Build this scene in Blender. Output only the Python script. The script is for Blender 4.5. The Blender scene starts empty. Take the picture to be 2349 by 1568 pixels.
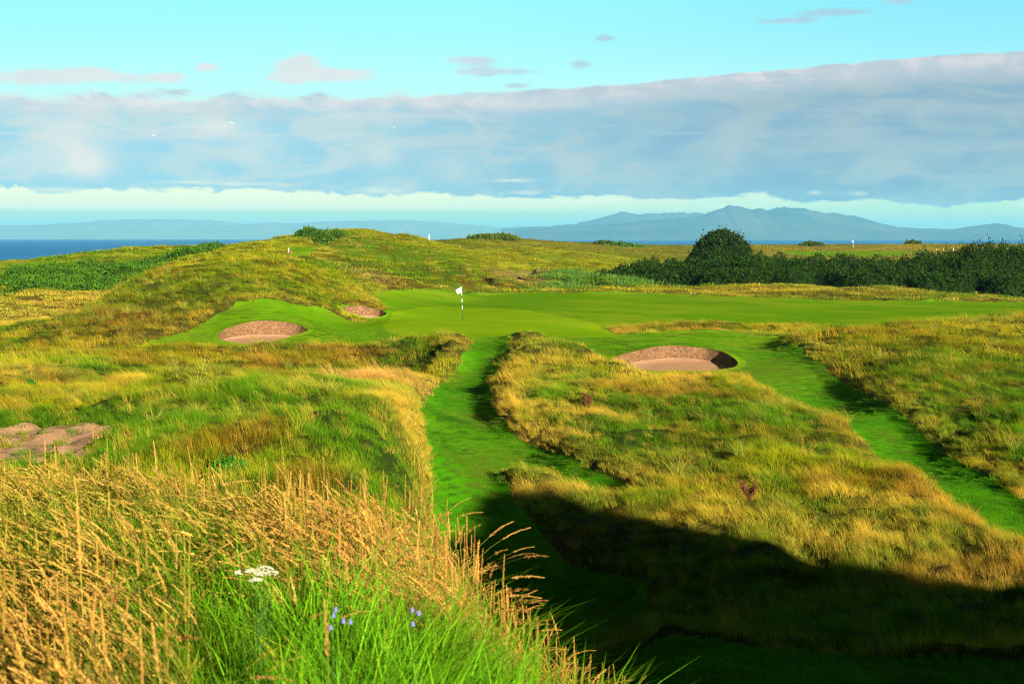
import bpy, math, random, os
import numpy as np
from mathutils import Vector, noise as mnoise

R = math.radians
PREVIEW = False                      # True: terrain only
RS = np.random.RandomState(7)
random.seed(7)
C = bpy.context.scene.collection

# ------------------------------------------------------------------ camera
F = 3785.0                           # focal length in units of a 2349-wide picture
ZC = 17.0                            # camera height above the sea
PITCH = math.atan((784 - 546) / F)
CP, SP = math.cos(PITCH), math.sin(PITCH)
SUN_AZ, SUN_EL = 155.0, 13.0         # degrees clockwise from the view direction, degrees up

def zpt(v, Y):
    """height (relative to the camera) of the point at depth Y seen at picture row v"""
    s = (784 - v) / F
    return Y * (-SP + s * CP) / (CP + s * SP)

def sm(e0, e1, x):
    t = np.clip((x - e0) / (e1 - e0), 0, 1)
    return t * t * (3 - 2 * t)

# ------------------------------------------------------------------ value noise
def _hash(ix, iy, seed):
    h = (ix.astype(np.int64) * 374761393 + iy.astype(np.int64) * 668265263 + seed * 2147483647 + 1013904223) & 0xFFFFFFFF
    h = ((h ^ (h >> 13)) * 1274126177) & 0xFFFFFFFF
    h = h ^ (h >> 16)
    return (h & 0xFFFFFF) / float(0xFFFFFF)

def vnoise(x, y, seed=0):
    ix, iy = np.floor(x), np.floor(y)
    fx, fy = x - ix, y - iy
    fx = fx * fx * (3 - 2 * fx); fy = fy * fy * (3 - 2 * fy)
    a = _hash(ix, iy, seed); b = _hash(ix + 1, iy, seed)
    c = _hash(ix, iy + 1, seed); d = _hash(ix + 1, iy + 1, seed)
    return (a + (b - a) * fx) * (1 - fy) + (c + (d - c) * fx) * fy

def fbm(x, y, seed=0, oct=3):
    s = 0; a = 1.0; t = 0
    for i in range(oct):
        s = s + a * vnoise(x * 2 ** i + 17.3 * i, y * 2 ** i - 9.1 * i, seed + i * 11); t += a; a *= 0.5
    return s / t

# ------------------------------------------------------------------ terrain control points
# along each sight line u: (row v or None, depth Y, height z when v is None)
V = lambda v, Y: (Y, zpt(v, Y))
Z = lambda z, Y: (Y, z)
COLS = {
 -150: [Z(-1.75,5), Z(-1.9,9), Z(-2.3,12), Z(-3.6,16), Z(-5.0,22), V(1110,32), V(1050,38), V(980,43), V(930,50), V(870,62), V(845,75), V(840,80), V(790,92), V(765,105), V(700,140), V(650,175), V(620,200), V(599,250), Z(-8,310), Z(-17,400), Z(-21,600)],
 0: [Z(-1.75,5), Z(-1.85,7), Z(-1.95,9), Z(-2.25,12), Z(-3.6,16), Z(-5.0,22), V(1120,31), V(1050,38), V(980,43), V(930,50), V(870,62), V(845,73), V(833,80), V(777,92), V(762,105), V(700,140), V(650,175), V(620,200), V(599,250), Z(-8,310), Z(-17,400), Z(-21,600)],
 150: [Z(-1.75,5), Z(-1.8,7), Z(-1.9,9), Z(-2.2,12), Z(-3.6,16), Z(-5.0,23), V(1100,33), V(1040,38), V(975,44), V(920,52), V(870,64), V(845,74), V(828,80), V(738,97), Z(-6,110), V(700,140), V(655,170), V(610,200), V(587,240), Z(-8,300), Z(-17,400), Z(-21,600)],
 300: [Z(-1.75,5), Z(-1.8,7), Z(-1.9,9), Z(-2.2,12), Z(-3.6,16), Z(-4.7,23), V(1110,30), V(1040,36), V(960,43), V(908,50), Z(-5.9,58), V(868,70), V(822,79.5), V(808,84), V(760,92), V(655,112), Z(-5,127), V(655,170), V(605,205), V(568,248), Z(-7,300), Z(-16,400), Z(-21,600)],
 450: [Z(-1.75,5), Z(-1.8,7), Z(-1.9,9), Z(-2.25,12), Z(-3.4,16), Z(-4.1,22), V(1110,28), V(1000,37), V(930,44), V(890,50), Z(-5.9,58), V(868,72), V(810,83.5), V(790,87), V(765,92), V(700,100), V(608,118), Z(-4,136), V(600,185), V(566,235), Z(-8,300), Z(-16,400), Z(-21,600)],
 600: [Z(-1.75,5), Z(-1.8,7), Z(-1.9,9), Z(-2.25,11.5), Z(-3.3,15), Z(-3.9,21), V(1120,27), V(1000,37), V(930,44), V(895,50), Z(-5.9,58), V(868,74), V(806,84.5), V(793,88), V(762,91.5), V(730,94.5), V(698,97.5), V(640,108), V(588,122), Z(-2.6,140), V(560,190), V(560,230), Z(-7,300), Z(-16,400), Z(-21,600)],
 750: [Z(-1.8,5), Z(-1.85,7), Z(-1.95,9), Z(-2.4,11.5), Z(-3.4,15), Z(-3.9,20), V(1140,26), V(1030,35), V(950,44), V(910,52), Z(-6.0,60), V(878,71), V(865,75), V(800,85.5), V(785,89), V(750,97), V(722,103), V(690,109), V(640,120), V(607,140), Z(-3.2,156), V(573,180), V(545,215), V(530,226), Z(-6,300), Z(-14,420), Z(-20,650)],
 900: [Z(-1.8,5), Z(-1.9,7), Z(-2.0,9), Z(-2.5,11), Z(-3.6,15), Z(-3.9,20), V(1170,24), V(1080,32), V(1000,40), V(950,48), V(920,56), V(893,64), Z(-6.3,72), Z(-6.75,77), V(795,86), V(778,90), V(742,100), V(707,115), V(677,135), V(643,155), V(603,190), V(555,270), Z(-3,400), Z(-14,650), Z(-20,900)],
 1050: [Z(-1.85,5), Z(-1.95,7), Z(-2.2,9.5), Z(-2.9,12), Z(-4.6,16), Z(-6.4,24), Z(-7.05,32), V(1180,42), V(1050,50), V(950,62), V(850,76), V(790,84), V(731,108), V(705,126), V(682,146), V(664,160), V(625,190), V(600,220), V(572,300), V(551,420), Z(-3,600), Z(-14,800), Z(-20,1000)],
 1200: [Z(-1.95,4), Z(-2.15,6), Z(-2.6,8.5), Z(-3.9,11), Z(-5.6,16), Z(-6.5,22), Z(-7.1,30), V(1180,42), V(1090,49), V(1040,52), V(1000,54), V(900,64), V(820,75), V(778,83), V(766,90), V(731,108), V(700,130), V(675,152), V(652,175), V(622,210), V(592,280), V(562,380), V(555,450), Z(-3,700), Z(-14,900), Z(-20,1100)],
 1350: [Z(-2.1,4), Z(-2.3,6), Z(-2.75,8.5), Z(-4.9,12.5), Z(-6.1,20), Z(-7.1,30), V(1190,42), V(1115,46), V(1040,50), V(950,58), V(874,68), V(816,76), Z(-5.5,82), V(770,89), V(725,112), V(700,130), V(672,155), V(652,172), V(622,220), V(582,330), V(561,600), Z(-10,850), Z(-20,1100)],
 1500: [Z(-2.7,4), Z(-3.1,6), Z(-3.5,9), Z(-4.6,12), V(1550,17), V(1490,22), Z(-6.9,28), Z(-7.3,34), V(1190,41), V(1080,47), V(980,55), V(914,61.5), V(876,67), V(856,70.3), V(792,79), V(775,88), V(763,92), Z(-6.1,98), V(749,104), V(736,110), V(700,134), V(673,158), V(655,180), Z(-5.2,210), Z(-5,300), V(571,450), V(564,700), Z(-12,900), Z(-20,1150)],
 1620: [V(878,66.5), V(856,70.5), V(795,79), V(775,86), V(762,92), Z(-6.1,98), V(754,104), V(738,110)],
 1700: [Z(-3.0,4), Z(-3.7,6), Z(-4.5,10), V(1545,17), V(1490,22), Z(-6.8,28), Z(-7.1,33), V(1270,36), V(1150,42), V(1040,49), V(950,56), V(894,63), V(866,68.5), V(832,74.5), V(803,82), V(765,90), Z(-6.1,97), V(759,103), V(740,110), V(700,135), V(678,155), V(657,178), Z(-5.3,210), Z(-5,300), V(575,450), V(564,700), Z(-12,900), Z(-20,1150)],
 1900: [Z(-3.1,4), Z(-3.8,6), Z(-4.5,10), V(1550,17), V(1505,22), Z(-6.6,28), V(1335,33), V(1200,38), V(1080,45), V(995,52), V(962,55), Z(-6.45,59), V(905,66), V(885,68), V(835,72), V(790,77), V(770,84), Z(-5.9,94), V(758,100), V(740,110), V(700,140), V(686,152), V(662,175), Z(-5.4,210), Z(-5,300), V(578,450), V(564,700), Z(-12,900), Z(-20,1150)],
 2100: [Z(-3.1,4), Z(-3.8,6), Z(-4.5,10), V(1555,17), V(1515,22), Z(-6.4,28), V(1370,31), V(1250,35), V(1160,40), V(1120,41.5), Z(-6.75,45.5), V(1035,51), V(1005,53), V(900,61), V(825,70), V(777,78), V(747,88), Z(-5.8,99), V(735,112), V(702,140), V(692,150), V(668,175), Z(-5.4,210), Z(-5,300), V(577,450), V(564,700), Z(-12,900), Z(-20,1150)],
 2349: [Z(-3.2,4), Z(-3.8,6), Z(-4.5,10), V(1560,17), V(1525,22), Z(-6.1,27), V(1420,28.5), V(1325,31), V(1275,32.5), Z(-6.75,36), V(1180,39.5), V(1155,41), V(1000,50), V(905,60), V(825,70), V(764,80), V(731,92), Z(-5.6,103), V(720,120), V(702,140), V(694,155), V(677,180), Z(-5.4,215), Z(-5,300), V(575,450), V(565,700), Z(-12,900), Z(-20,1150)],
 2550: [Z(-3.2,4), Z(-3.8,6), Z(-4.5,10), V(1560,17), V(1530,21), V(1450,28), V(1360,30), Z(-6.7,33), V(1250,36), V(1200,39), V(1000,50), V(905,60), V(825,70), V(764,80), V(735,92), Z(-5.6,103), V(720,120), V(702,140), V(694,155), V(677,180), Z(-5.4,215), Z(-5,300), V(575,450), V(565,700), Z(-12,900), Z(-20,1150)],
}
EXTRA = [(702,)+V(757,91.5), (1692,)+V(819,75.5), (1400,)+V(828,74.5), (780,)+V(704,110), (830,)+V(733,106.5), (830,)+V(700,111), (885,)+V(713,110), (960,)+V(716,113),
 (1010,)+V(775,88), (980,)+V(842,77), (940,)+V(790,86),
 # hummocks in the broken ground beyond the green
 (680,)+V(575,176), (690,)+V(590,168), (1150,)+V(545,420), (1110,)+V(612,180), (1100,)+V(632,172), (1060,)+V(600,186),
 (960,)+V(615,172), (985,)+V(650,150), (830,)+V(640,140), (1420,)+V(640,180),
 # near-right face of the left bank, brow of the small mound
 (980,)+V(1120,42), (930,)+V(1030,44), (985,)+Z(-7.0,36), (1150,)+V(1100,46.5), (1180,)+V(1185,41), (1260,)+V(1130,45),
 (860,)+V(975,50), (700,)+V(920,50), (1140,)+V(880,71), (1125,)+V(960,60), (1160,)+V(830,77)]
KX, KL = 1 / 100.0, 18.0
pts = [(u, Y, z) for u, c in COLS.items() for (Y, z) in c] + [tuple(e) for e in EXTRA]
P = np.array(pts)
PX = np.stack([P[:, 0] * KX, np.log(P[:, 1]) * KL], 1)
PT = P[:, 2] / P[:, 1]

def tps_fit(X, y, lam):
    n = len(X)
    d2 = ((X[:, None] - X[None]) ** 2).sum(-1)
    K = 0.5 * d2 * np.log(d2 + 1e-12)
    A = np.zeros((n + 3, n + 3)); A[:n, :n] = K + lam * np.eye(n)
    A[:n, n] = 1; A[:n, n + 1:] = X; A[n:, :n] = A[:n, n:].T
    return np.linalg.solve(A, np.concatenate([y, np.zeros(3)]))
W = tps_fit(PX, PT, 0.01)
GQ = np.arange(-900, 3301, 14.0); GL = np.arange(math.log(3.9), math.log(1300), 0.008)
_q, _l = np.meshgrid(np.clip(GQ, -150, 2550) * KX, GL * KL, indexing='ij')
_e = np.stack([_q.ravel(), _l.ravel()], 1)
_o = np.zeros(len(_e))
for i in range(0, len(_e), 20000):
    d2 = ((_e[i:i + 20000, None] - PX[None]) ** 2).sum(-1)
    _o[i:i + 20000] = (0.5 * d2 * np.log(d2 + 1e-12)) @ W[:len(PX)] + W[len(PX)] + _e[i:i + 20000] @ W[len(PX) + 1:]
TG = _o.reshape(_q.shape)

def bilin(G, gx, gy, x, y):
    fx = np.clip((x - gx[0]) / (gx[1] - gx[0]), 0, len(gx) - 1.001); fy = np.clip((y - gy[0]) / (gy[1] - gy[0]), 0, len(gy) - 1.001)
    ix, iy = fx.astype(int), fy.astype(int); tx, ty = fx - ix, fy - iy
    return (G[ix, iy] * (1 - tx) + G[ix + 1, iy] * tx) * (1 - ty) + (G[ix, iy + 1] * (1 - tx) + G[ix + 1, iy + 1] * tx) * ty

# ------------------------------------------------------------------ mown areas, as outlines on the ground (u, depth)
M_MAIN = [(-60,79),(150,80.5),(300,82),(450,83.7),(600,84.8),(750,85.6),(900,86.3),(1000,86.5),(1060,85.5),(1120,84),(1190,85),
 (1235,83.5),(1300,80),(1350,77),(1400,73.5),(1500,68.4),(1600,67.3),(1700,65.2),(1800,61),(1900,56.5),(2000,50),(2100,44),(2230,38),(2349,34),(2560,29.3),
 (2560,35),(2349,41.3),(2200,48.3),(2100,54.5),(1950,66.3),(1850,75),(1805,81),(1800,85),(1815,90),(1700,91.5),(1600,92),(1500,93.5),(1440,96),(1385,101),
 (1440,104),(1500,104.5),(1600,107),(1700,107),(1800,105),(1900,102),(2100,99.5),(2349,101),(2700,100),(2700,168),(2349,158),(2100,153),(1900,151),(1700,155),
 (1500,160),(1300,158),(1200,160),(1080,155),(1000,149),(900,140),(850,128),(865,118),(890,111),(830,103),(780,104),(740,105),(700,102),(600,99),(540,98),(470,95),(400,90.5),(300,85),(150,82),(-60,80.5)]
M_PATH = [(1075,87),(1080,80.5),(1046,75),(1004,69.5),(985,64),(962,59),(955,54),(962,49.5),(978,45),(985,40),(990,34),(1010,28),(1080,22),(1200,14),
 (1200,9),(2700,9),(2700,21),(2349,20.5),(1900,21),(1500,22),(1330,25),(1500,30),(1480,34),(1300,37),(1205,40.5),(1172,44.2),(1150,46.8),(1190,47.3),(1300,45.2),(1430,43),(1450,44.6),(1325,48.3),(1240,51.3),(1172,54),(1134,61),(1132,70),(1166,77.5),(1186,87)]
M_TEE = [(658,165),(700,164),(715,178),(728,190),(664,190)]
M_TEE2 = [(495,212),(575,214),(585,240),(490,240)]
M_WALK = [(882,166),(905,166),(960,158),(1030,150),(1075,153),(1040,158),(970,163)]
M_FAR = [(1830,400),(2060,400),(2120,470),(1780,470)]
GREEN = [(1086,127),(1195,121),(1361,105),(1434,97),(1470,92),(1420,88.6),(1300,87.4),(1180,86.6),(1080,86.6),(990,88.3),(930,90.8),(890,94.5),(878,99),(900,109),(960,121),(1020,126)]

RQ = np.arange(-300, 2701, 2.5); RL = np.arange(math.log(8.0), math.log(620), 0.0022)
def raster(poly):
    px = np.array([p[0] for p in poly], float); py = np.log([p[1] for p in poly])
    inside = np.zeros((len(RQ), len(RL)), bool)
    for j, l in enumerate(RL):
        xs = []
        for k in range(len(px)):
            x1, y1, x2, y2 = px[k], py[k], px[k - 1], py[k - 1]
            if (y1 > l) != (y2 > l): xs.append((x2 - x1) * (l - y1) / (y2 - y1) + x1)
        xs.sort()
        for a, b in zip(xs[::2], xs[1::2]): inside[(RQ >= a) & (RQ < b), j] = True
    return inside
def boxblur(a, n, ax):
    c = np.cumsum(np.pad(a, [(n + 1, n) if i == ax else (0, 0) for i in range(2)], mode='edge'), axis=ax)
    s1 = [slice(None)] * 2; s2 = [slice(None)] * 2
    s1[ax] = slice(2 * n + 1, None); s2[ax] = slice(None, -(2 * n + 1))
    return (c[tuple(s1)] - c[tuple(s2)]) / (2 * n + 1)
mow = np.zeros((len(RQ), len(RL)), bool)
for pl in (M_MAIN, M_PATH, M_TEE, M_TEE2, M_WALK, M_FAR): mow |= raster(pl)
MOW = mow.astype(np.float32)
# soft version, about half a metre wide at 70 m
MOWS = boxblur(boxblur(boxblur(boxblur(MOW, 9, 0), 9, 0), 3, 1), 3, 1)
MOWW = boxblur(boxblur(boxblur(boxblur(MOW, 26, 0), 26, 0), 8, 1), 8, 1)
GRN = raster(GREEN).astype(np.float32)
GRNS = boxblur(boxblur(GRN, 4, 0), 1, 1)

def qY(x, y):
    Y = np.maximum(y, 1e-3)
    return np.where(y > 0.5, x / Y * F + 1174.5, np.where(x > 0, 9999, -9999)), Y
def msk(G, x, y):
    q, Y = qY(x, y)
    wob = 6 * (fbm(x * 1.3, y * 1.3, 5, 2) - .5) * np.minimum(1, 60 / Y)
    return bilin(G, RQ, RL, q + wob * 1.6, np.log(np.clip(Y, 8.2, 600))) * ((y > 8) & (q > -290) & (q < 2690) & (y < 600))

# ------------------------------------------------------------------ bunkers  (u, depth, half width m, half depth m, floor, turn)
BUNKERS = [
 dict(u=598, Y=91.3, a=2.38, b=2.75, floor=-5.78, rot=0.10, name='left'),
 dict(u=833, Y=108.4, a=1.45, b=1.9, floor=-5.42, rot=0.15, name='mid'),
 dict(u=1549, Y=74.6, a=2.72, b=4.0, floor=-6.1, rot=-0.12, name='right')]
for b in BUNKERS: b['x'] = (b['u'] - 1174.5) / F * b['Y']
def bunker_rho(b, x, y):
    dx, dy = x - b['x'], y - b['Y']
    c, s = math.cos(b['rot']), math.sin(b['rot'])
    ex, ey = (dx * c + dy * s) / b['a'], (-dx * s + dy * c) / b['b']
    th = np.arctan2(ey, ex)
    return np.hypot(ex, ey) / (1 + .045 * np.sin(2 * th + 1) + .035 * np.sin(3 * th + b['u']) + .014 * np.sin(7 * th + 2) + .008 * np.sin(13 * th)), th

# ------------------------------------------------------------------ height of the ground
def height(x, y, detail=True):
    x = np.asarray(x, float); y = np.asarray(y, float)
    q, Y = qY(x, y)
    r = np.hypot(x, y)
    t = bilin(TG, GQ, GL, np.clip(q, -900, 3300), np.log(np.clip(Y, 4.0, 1290)))
    zf = t * np.clip(Y, 4.0, 1290)
    # ground outside the frame
    zg = -4.6 - 2.2 * sm(4, 12, y) * sm(80, 50, y) * sm(0, 8, x) + 2.2 * (fbm(x / 24., y / 24., 3, 3) - .5) - 16 * sm(300, 620, y)
    # a tee mound the photographer stands on, and the dune ridge on the right that shades the hollow
    zg = np.maximum(zg, -1.75 - 0.16 * np.maximum(0, r - 5))
    # shoulder of the tee and a steep dune outside the frame on the right; crest heights shaped to cast the hollow's shade
    sa, ca = math.sin(R(SUN_AZ)), math.cos(R(SUN_AZ))
    pp = -ca * x + sa * y; aa = -(sa * x + ca * y)
    crest = np.interp(pp, TEE_P, TEE_H) + .3 * (fbm(x / 1.3, y / 1.3, 8, 2) - .5) - math.tan(R(SUN_EL)) * 3.0
    prof = -6.3 + (crest + 6.3) * np.exp(-((aa - 3.0) / 3.6) ** 4)
    zg = np.where((x > 3.0) & (pp > 5) & (pp < 23), np.maximum(zg, prof), zg)
    w = sm(-520, -170, q) * (1 - sm(2560, 2900, q)) * sm(2.0, 4.5, y)
    z = zf * w + zg * (1 - w)
    z = np.where(r < 3, -1.75 * (1 - sm(2, 3, r)) + z * sm(2, 3, r), z)
    if detail:
        m = msk(MOWS, x, y)
        rough = 1 - m
        near = sm(10, 20, r)
        z = z + near * rough * (0.34 * (fbm(x / 3.1, y / 3.1, 21, 2) - .5) + 0.42 * (fbm(x / .9, y / .9, 31, 2) - .5))
        z = z + near * rough * (.16 + .26 * sm(95, 80, y) * sm(25, 34, y) * sm(-100, 300, q) * (1 - .75 * sm(1750, 1850, q) * 1.0) * (1 - .95 * np.exp(-((q - 1530) / 230.) ** 2 - ((np.log(Y) - math.log(68)) / .13) ** 2)))
        z = z + near * (1 - rough) * 0.10 * (fbm(x / 5., y / 5., 41, 2) - .5)
        far = sm(125, 190, y)
        z = z + far * rough * (1.5 + 1.2 * sm(600, 800, q) * sm(1600, 1400, q)) * (fbm(x / 13., y / 17., 51, 3) - .5) * (1 - 0.8 * sm(240, 420, y)) * (1 - .5 * sm(150, 200, y) * sm(600, 400, q)) - .25 * far
        z = z - far * rough * 1.5 * sm(.60, .74, fbm(x / 6., y / 9., 61, 2)) * (1 - sm(300, 500, y))
        sc = np.exp(-((q - 85) / 260.) ** 4 - ((np.log(Y) - math.log(38.6)) / .11) ** 4) * (y > 5); z = z + sc * (.34 * (fbm(x / .7, y / .7, 91, 3) - .5) - .12)
        for (hu, hY, hw, hl, hd) in ((600, 205, 45, .03, -.8), (820, 198, 50, .03, -1.0), (930, 245, 40, .03, -.5), (1240, 260, 60, .03, -1.3), (1020, 215, 45, .022, 1.2), (1190, 232, 70, .02, 1.2), (860, 225, 50, .02, 1.0), (1330, 300, 60, .03, -1.2), (700, 150, 60, .03, -.9), (760, 165, 60, .02, .9), (330, 128, 130, .05, 1.0), (940, 178, 70, .018, .9), (1130, 195, 60, .018, -.8), (1105, 178, 30, .035, 1.9), (1060, 190, 60, .02, .8), (915, 75.5, 70, .05, 1.1), (1036, 78.5, 34, .03, -.7), (975, 160, 60, .02, .6), (1290, 174, 90, .015, .5)):
            z = z - hd * np.exp(-((q - hu) / hw) ** 2 - ((np.log(Y) - math.log(hY)) / hl) ** 2) * (y > 5)
        # left face of the big dune: hummocky marram
        dn = np.exp(-((q - 330) / 260.) ** 2 - ((np.log(Y) - math.log(95)) / .16) ** 2)
        z = z + dn * rough * 0.9 * (fbm(x / 2.2, y / 2.6, 71, 2) - .5)
    return z
TEE_P = [5, 6, 8, 10, 13, 15.5, 16.6, 17.5, 18.6, 19.0, 19.45, 19.9, 20.3, 23]
TEE_H = [-2.5, -1.9, -1.1, -.5, .1, .7, 1.0, 1.5, 1.9, 1.25, .15, -.95, -2, -5]

def H1(x, y, detail=True): return float(height(np.array([x]), np.array([y]), detail)[0])
def XU(u, Y): return (u - 1174.5) / F * Y

# ------------------------------------------------------------------ material tools
def newmat(name):
    m = bpy.data.materials.new(name); m.use_nodes = True
    nt = m.node_tree; nt.nodes.clear()
    return m, nt
class X:
    """tiny expression builder for shader maths"""
    def __init__(s, nt, sock): s.nt, s.s = nt, sock
    def _m(s, op, *a):
        n = s.nt.nodes.new('ShaderNodeMath'); n.operation = op
        for i, v in enumerate((s,) + a):
            if isinstance(v, X): s.nt.links.new(v.s, n.inputs[i])
            else: n.inputs[i].default_value = v
        return X(s.nt, n.outputs[0])
    def __add__(s, o): return s._m('ADD', o)
    __radd__ = __add__
    def __mul__(s, o): return s._m('MULTIPLY', o)
    __rmul__ = __mul__
    def __sub__(s, o): return s._m('SUBTRACT', o)
    def __rsub__(s, o): return (s * -1.0) + o
    def __truediv__(s, o): return s._m('DIVIDE', o)
    def max(s, o): return s._m('MAXIMUM', o)
    def min(s, o): return s._m('MINIMUM', o)
    def exp(s): return s._m('EXPONENT')
    def step(s, a, b):
        n = s.nt.nodes.new('ShaderNodeMapRange'); n.interpolation_type = 'SMOOTHSTEP'
        s.nt.links.new(s.s, n.inputs['Value'])
        for k, v in (('From Min', a), ('From Max', b)):
            if isinstance(v, X): s.nt.links.new(v.s, n.inputs[k])
            else: n.inputs[k].default_value = v
        return X(s.nt, n.outputs['Result'])
def mix(nt, f, a, b, blend='MIX'):
    n = nt.nodes.new('ShaderNodeMix'); n.data_type = 'RGBA'; n.blend_type = blend
    for k, v in ((0, f), (6, a), (7, b)):
        if isinstance(v, X): nt.links.new(v.s, n.inputs[k])
        elif isinstance(v, (tuple, list)): n.inputs[k].default_value = tuple(v) + (1,) * (4 - len(v))
        elif isinstance(v, (int, float)): n.inputs[k].default_value = v
        else: nt.links.new(v, n.inputs[k])
    return n.outputs[2]
def nnoise(nt, vec, scale, detail=2, rough=.5, dist=0, dims='3D'):
    n = nt.nodes.new('ShaderNodeTexNoise'); n.noise_dimensions = dims
    n.inputs['Scale'].default_value = scale; n.inputs['Detail'].default_value = detail
    n.inputs['Roughness'].default_value = rough; n.inputs['Distortion'].default_value = dist
    if vec is not None: nt.links.new(vec, n.inputs['Vector'])
    return X(nt, n.outputs['Fac'])
def combine(nt, x, y, z=0.0):
    n = nt.nodes.new('ShaderNodeCombineXYZ')
    for i, v in enumerate((x, y, z)):
        if isinstance(v, X): nt.links.new(v.s, n.inputs[i])
        else: n.inputs[i].default_value = v
    return n.outputs[0]
def out(nt, sh, vol=False):
    o = nt.nodes.new('ShaderNodeOutputMaterial'); nt.links.new(sh, o.inputs['Volume' if vol else 'Surface'])
def principled(nt, color, rough=.8, spec=.2, normal=None):
    b = nt.nodes.new('ShaderNodeBsdfPrincipled')
    if isinstance(color, (tuple, list)): b.inputs['Base Color'].default_value = tuple(color) + (1,)
    else: nt.links.new(color, b.inputs['Base Color'])
    b.inputs['Roughness'].default_value = rough; b.inputs['Specular IOR Level'].default_value = spec
    if normal is not None: nt.links.new(normal, b.inputs['Normal'])
    return b.outputs[0]
def bump(nt, h, dist, strength=1.0):
    n = nt.nodes.new('ShaderNodeBump'); n.inputs['Distance'].default_value = dist; n.inputs['Strength'].default_value = strength
    nt.links.new(h.s, n.inputs['Height']); return n.outputs[0]
def position(nt):
    g = nt.nodes.new('ShaderNodeNewGeometry'); return g.outputs['Position']
def attr(nt, name, kind='GEOMETRY'):
    a = nt.nodes.new('ShaderNodeAttribute'); a.attribute_name = name; a.attribute_type = kind; return a

def mat_ground():
    m, nt = newmat('rough_soil_thatch_and_shade'); p = position(nt)
    a = attr(nt, 'tint')
    n1 = nnoise(nt, p, 3.0, 5, .7); n2 = nnoise(nt, p, 14., 4, .7)
    c = mix(nt, n1.step(.3, .7) * .5, a.outputs['Color'], (.045, .03, .012))
    c = mix(nt, n2.step(.42, .7) * .6, c, mix(nt, 1.0, a.outputs['Color'], (1.25, 1.3, 1.0), 'MULTIPLY'))
    h = n1 * .6 + n2 * .4
    out(nt, principled(nt, c, .95, .05, bump(nt, h, .5, 1.0))); return m
def mat_turf(name, base, dry, dark, bumpd, spots):
    m, nt = newmat(name); p = position(nt)
    n0 = nnoise(nt, p, .12, 3, .5); n1 = nnoise(nt, p, .8, 4, .6); n2 = nnoise(nt, p, 9., 4, .75); n3 = nnoise(nt, p, 34., 3, .8)
    c = mix(nt, n1.step(.35, .65) * .7, base, dark)
    c = mix(nt, n0.step(.42, .66) * .6, c, dry)
    c = mix(nt, n2.step(.55, .75) * spots, c, dry)
    c = mix(nt, n3.step(.5, .75) * spots, c, mix(nt, 1.0, base, (1.5, 1.35, 1.2), 'MULTIPLY'))
    c = mix(nt, n3.step(.5, .3) * spots, c, mix(nt, 1.0, dark, (.5, .55, .5), 'MULTIPLY'))
    h = n2 * .4 + n3 * .6
    out(nt, principled(nt, c, 1.0, .0, bump(nt, h, bumpd, 1.0))); return m
def mat_sand():
    m, nt = newmat('pink_sand'); p = position(nt)
    n1 = nnoise(nt, p, 1.5, 4, .6); n2 = nnoise(nt, p, 22., 4, .8)
    c = mix(nt, n1, (.45, .25, .135), (.54, .32, .185)); c = mix(nt, n2.step(.48, .7) * .5, c, (.24, .13, .07))
    out(nt, principled(nt, c, 1, .05, bump(nt, n2 + n1, .14))); return m
def mat_revet():
    m, nt = newmat('worn_turf_and_sand_face'); p = position(nt)
    mp = nt.nodes.new('ShaderNodeMapping'); mp.inputs['Scale'].default_value = (1.2, 1.2, 2.0); nt.links.new(p, mp.inputs[0])
    n1 = nnoise(nt, mp.outputs[0], 2.2, 4, .65); n2 = nnoise(nt, mp.outputs[0], 5., 6, .85); n3 = nnoise(nt, p, 40., 2, .8)
    c = mix(nt, n2.step(.35, .62), (.07, .036, .014), (.38, .20, .105))
    c = mix(nt, n1.step(.46, .66) * .5, c, (.22, .15, .05)); c = mix(nt, n3.step(.5, .7) * .5, c, (.50, .30, .17))
    out(nt, principled(nt, c, 1, .05, bump(nt, n2 + n3 * .5, .22))); return m
def mat_leaf(name, transl=.35, src='INSTANCER', spec=.25, gain=1.0):
    """grass or leaf: base colour from the tuft's own tint times the blade's own shade"""
    m, nt = newmat(name)
    a = attr(nt, 'tint', src); b = attr(nt, 'shade')
    c = mix(nt, 1.0, a.outputs['Color'], b.outputs['Color'], 'MULTIPLY')
    if gain != 1.0: c = mix(nt, 1.0, c, (gain,) * 3, 'MULTIPLY')
    d = principled(nt, c, .7, spec * .35)
    t = nt.nodes.new('ShaderNodeBsdfTranslucent'); nt.links.new(mix(nt, 1.0, c, (1.15, 1.2, .6), 'MULTIPLY'), t.inputs[0])
    ms = nt.nodes.new('ShaderNodeMixShader'); ms.inputs[0].default_value = transl
    nt.links.new(d, ms.inputs[1]); nt.links.new(t.outputs[0], ms.inputs[2]); out(nt, ms.outputs[0]); return m
def mat_plain(name, col, rough=.5, spec=.4):
    m, nt = newmat(name)
    n = nnoise(nt, position(nt), 60., 3, .6)
    c = mix(nt, n.step(.3, .8) * .25, col, tuple(x * .75 for x in col))
    out(nt, principled(nt, c, rough, spec)); return m

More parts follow.
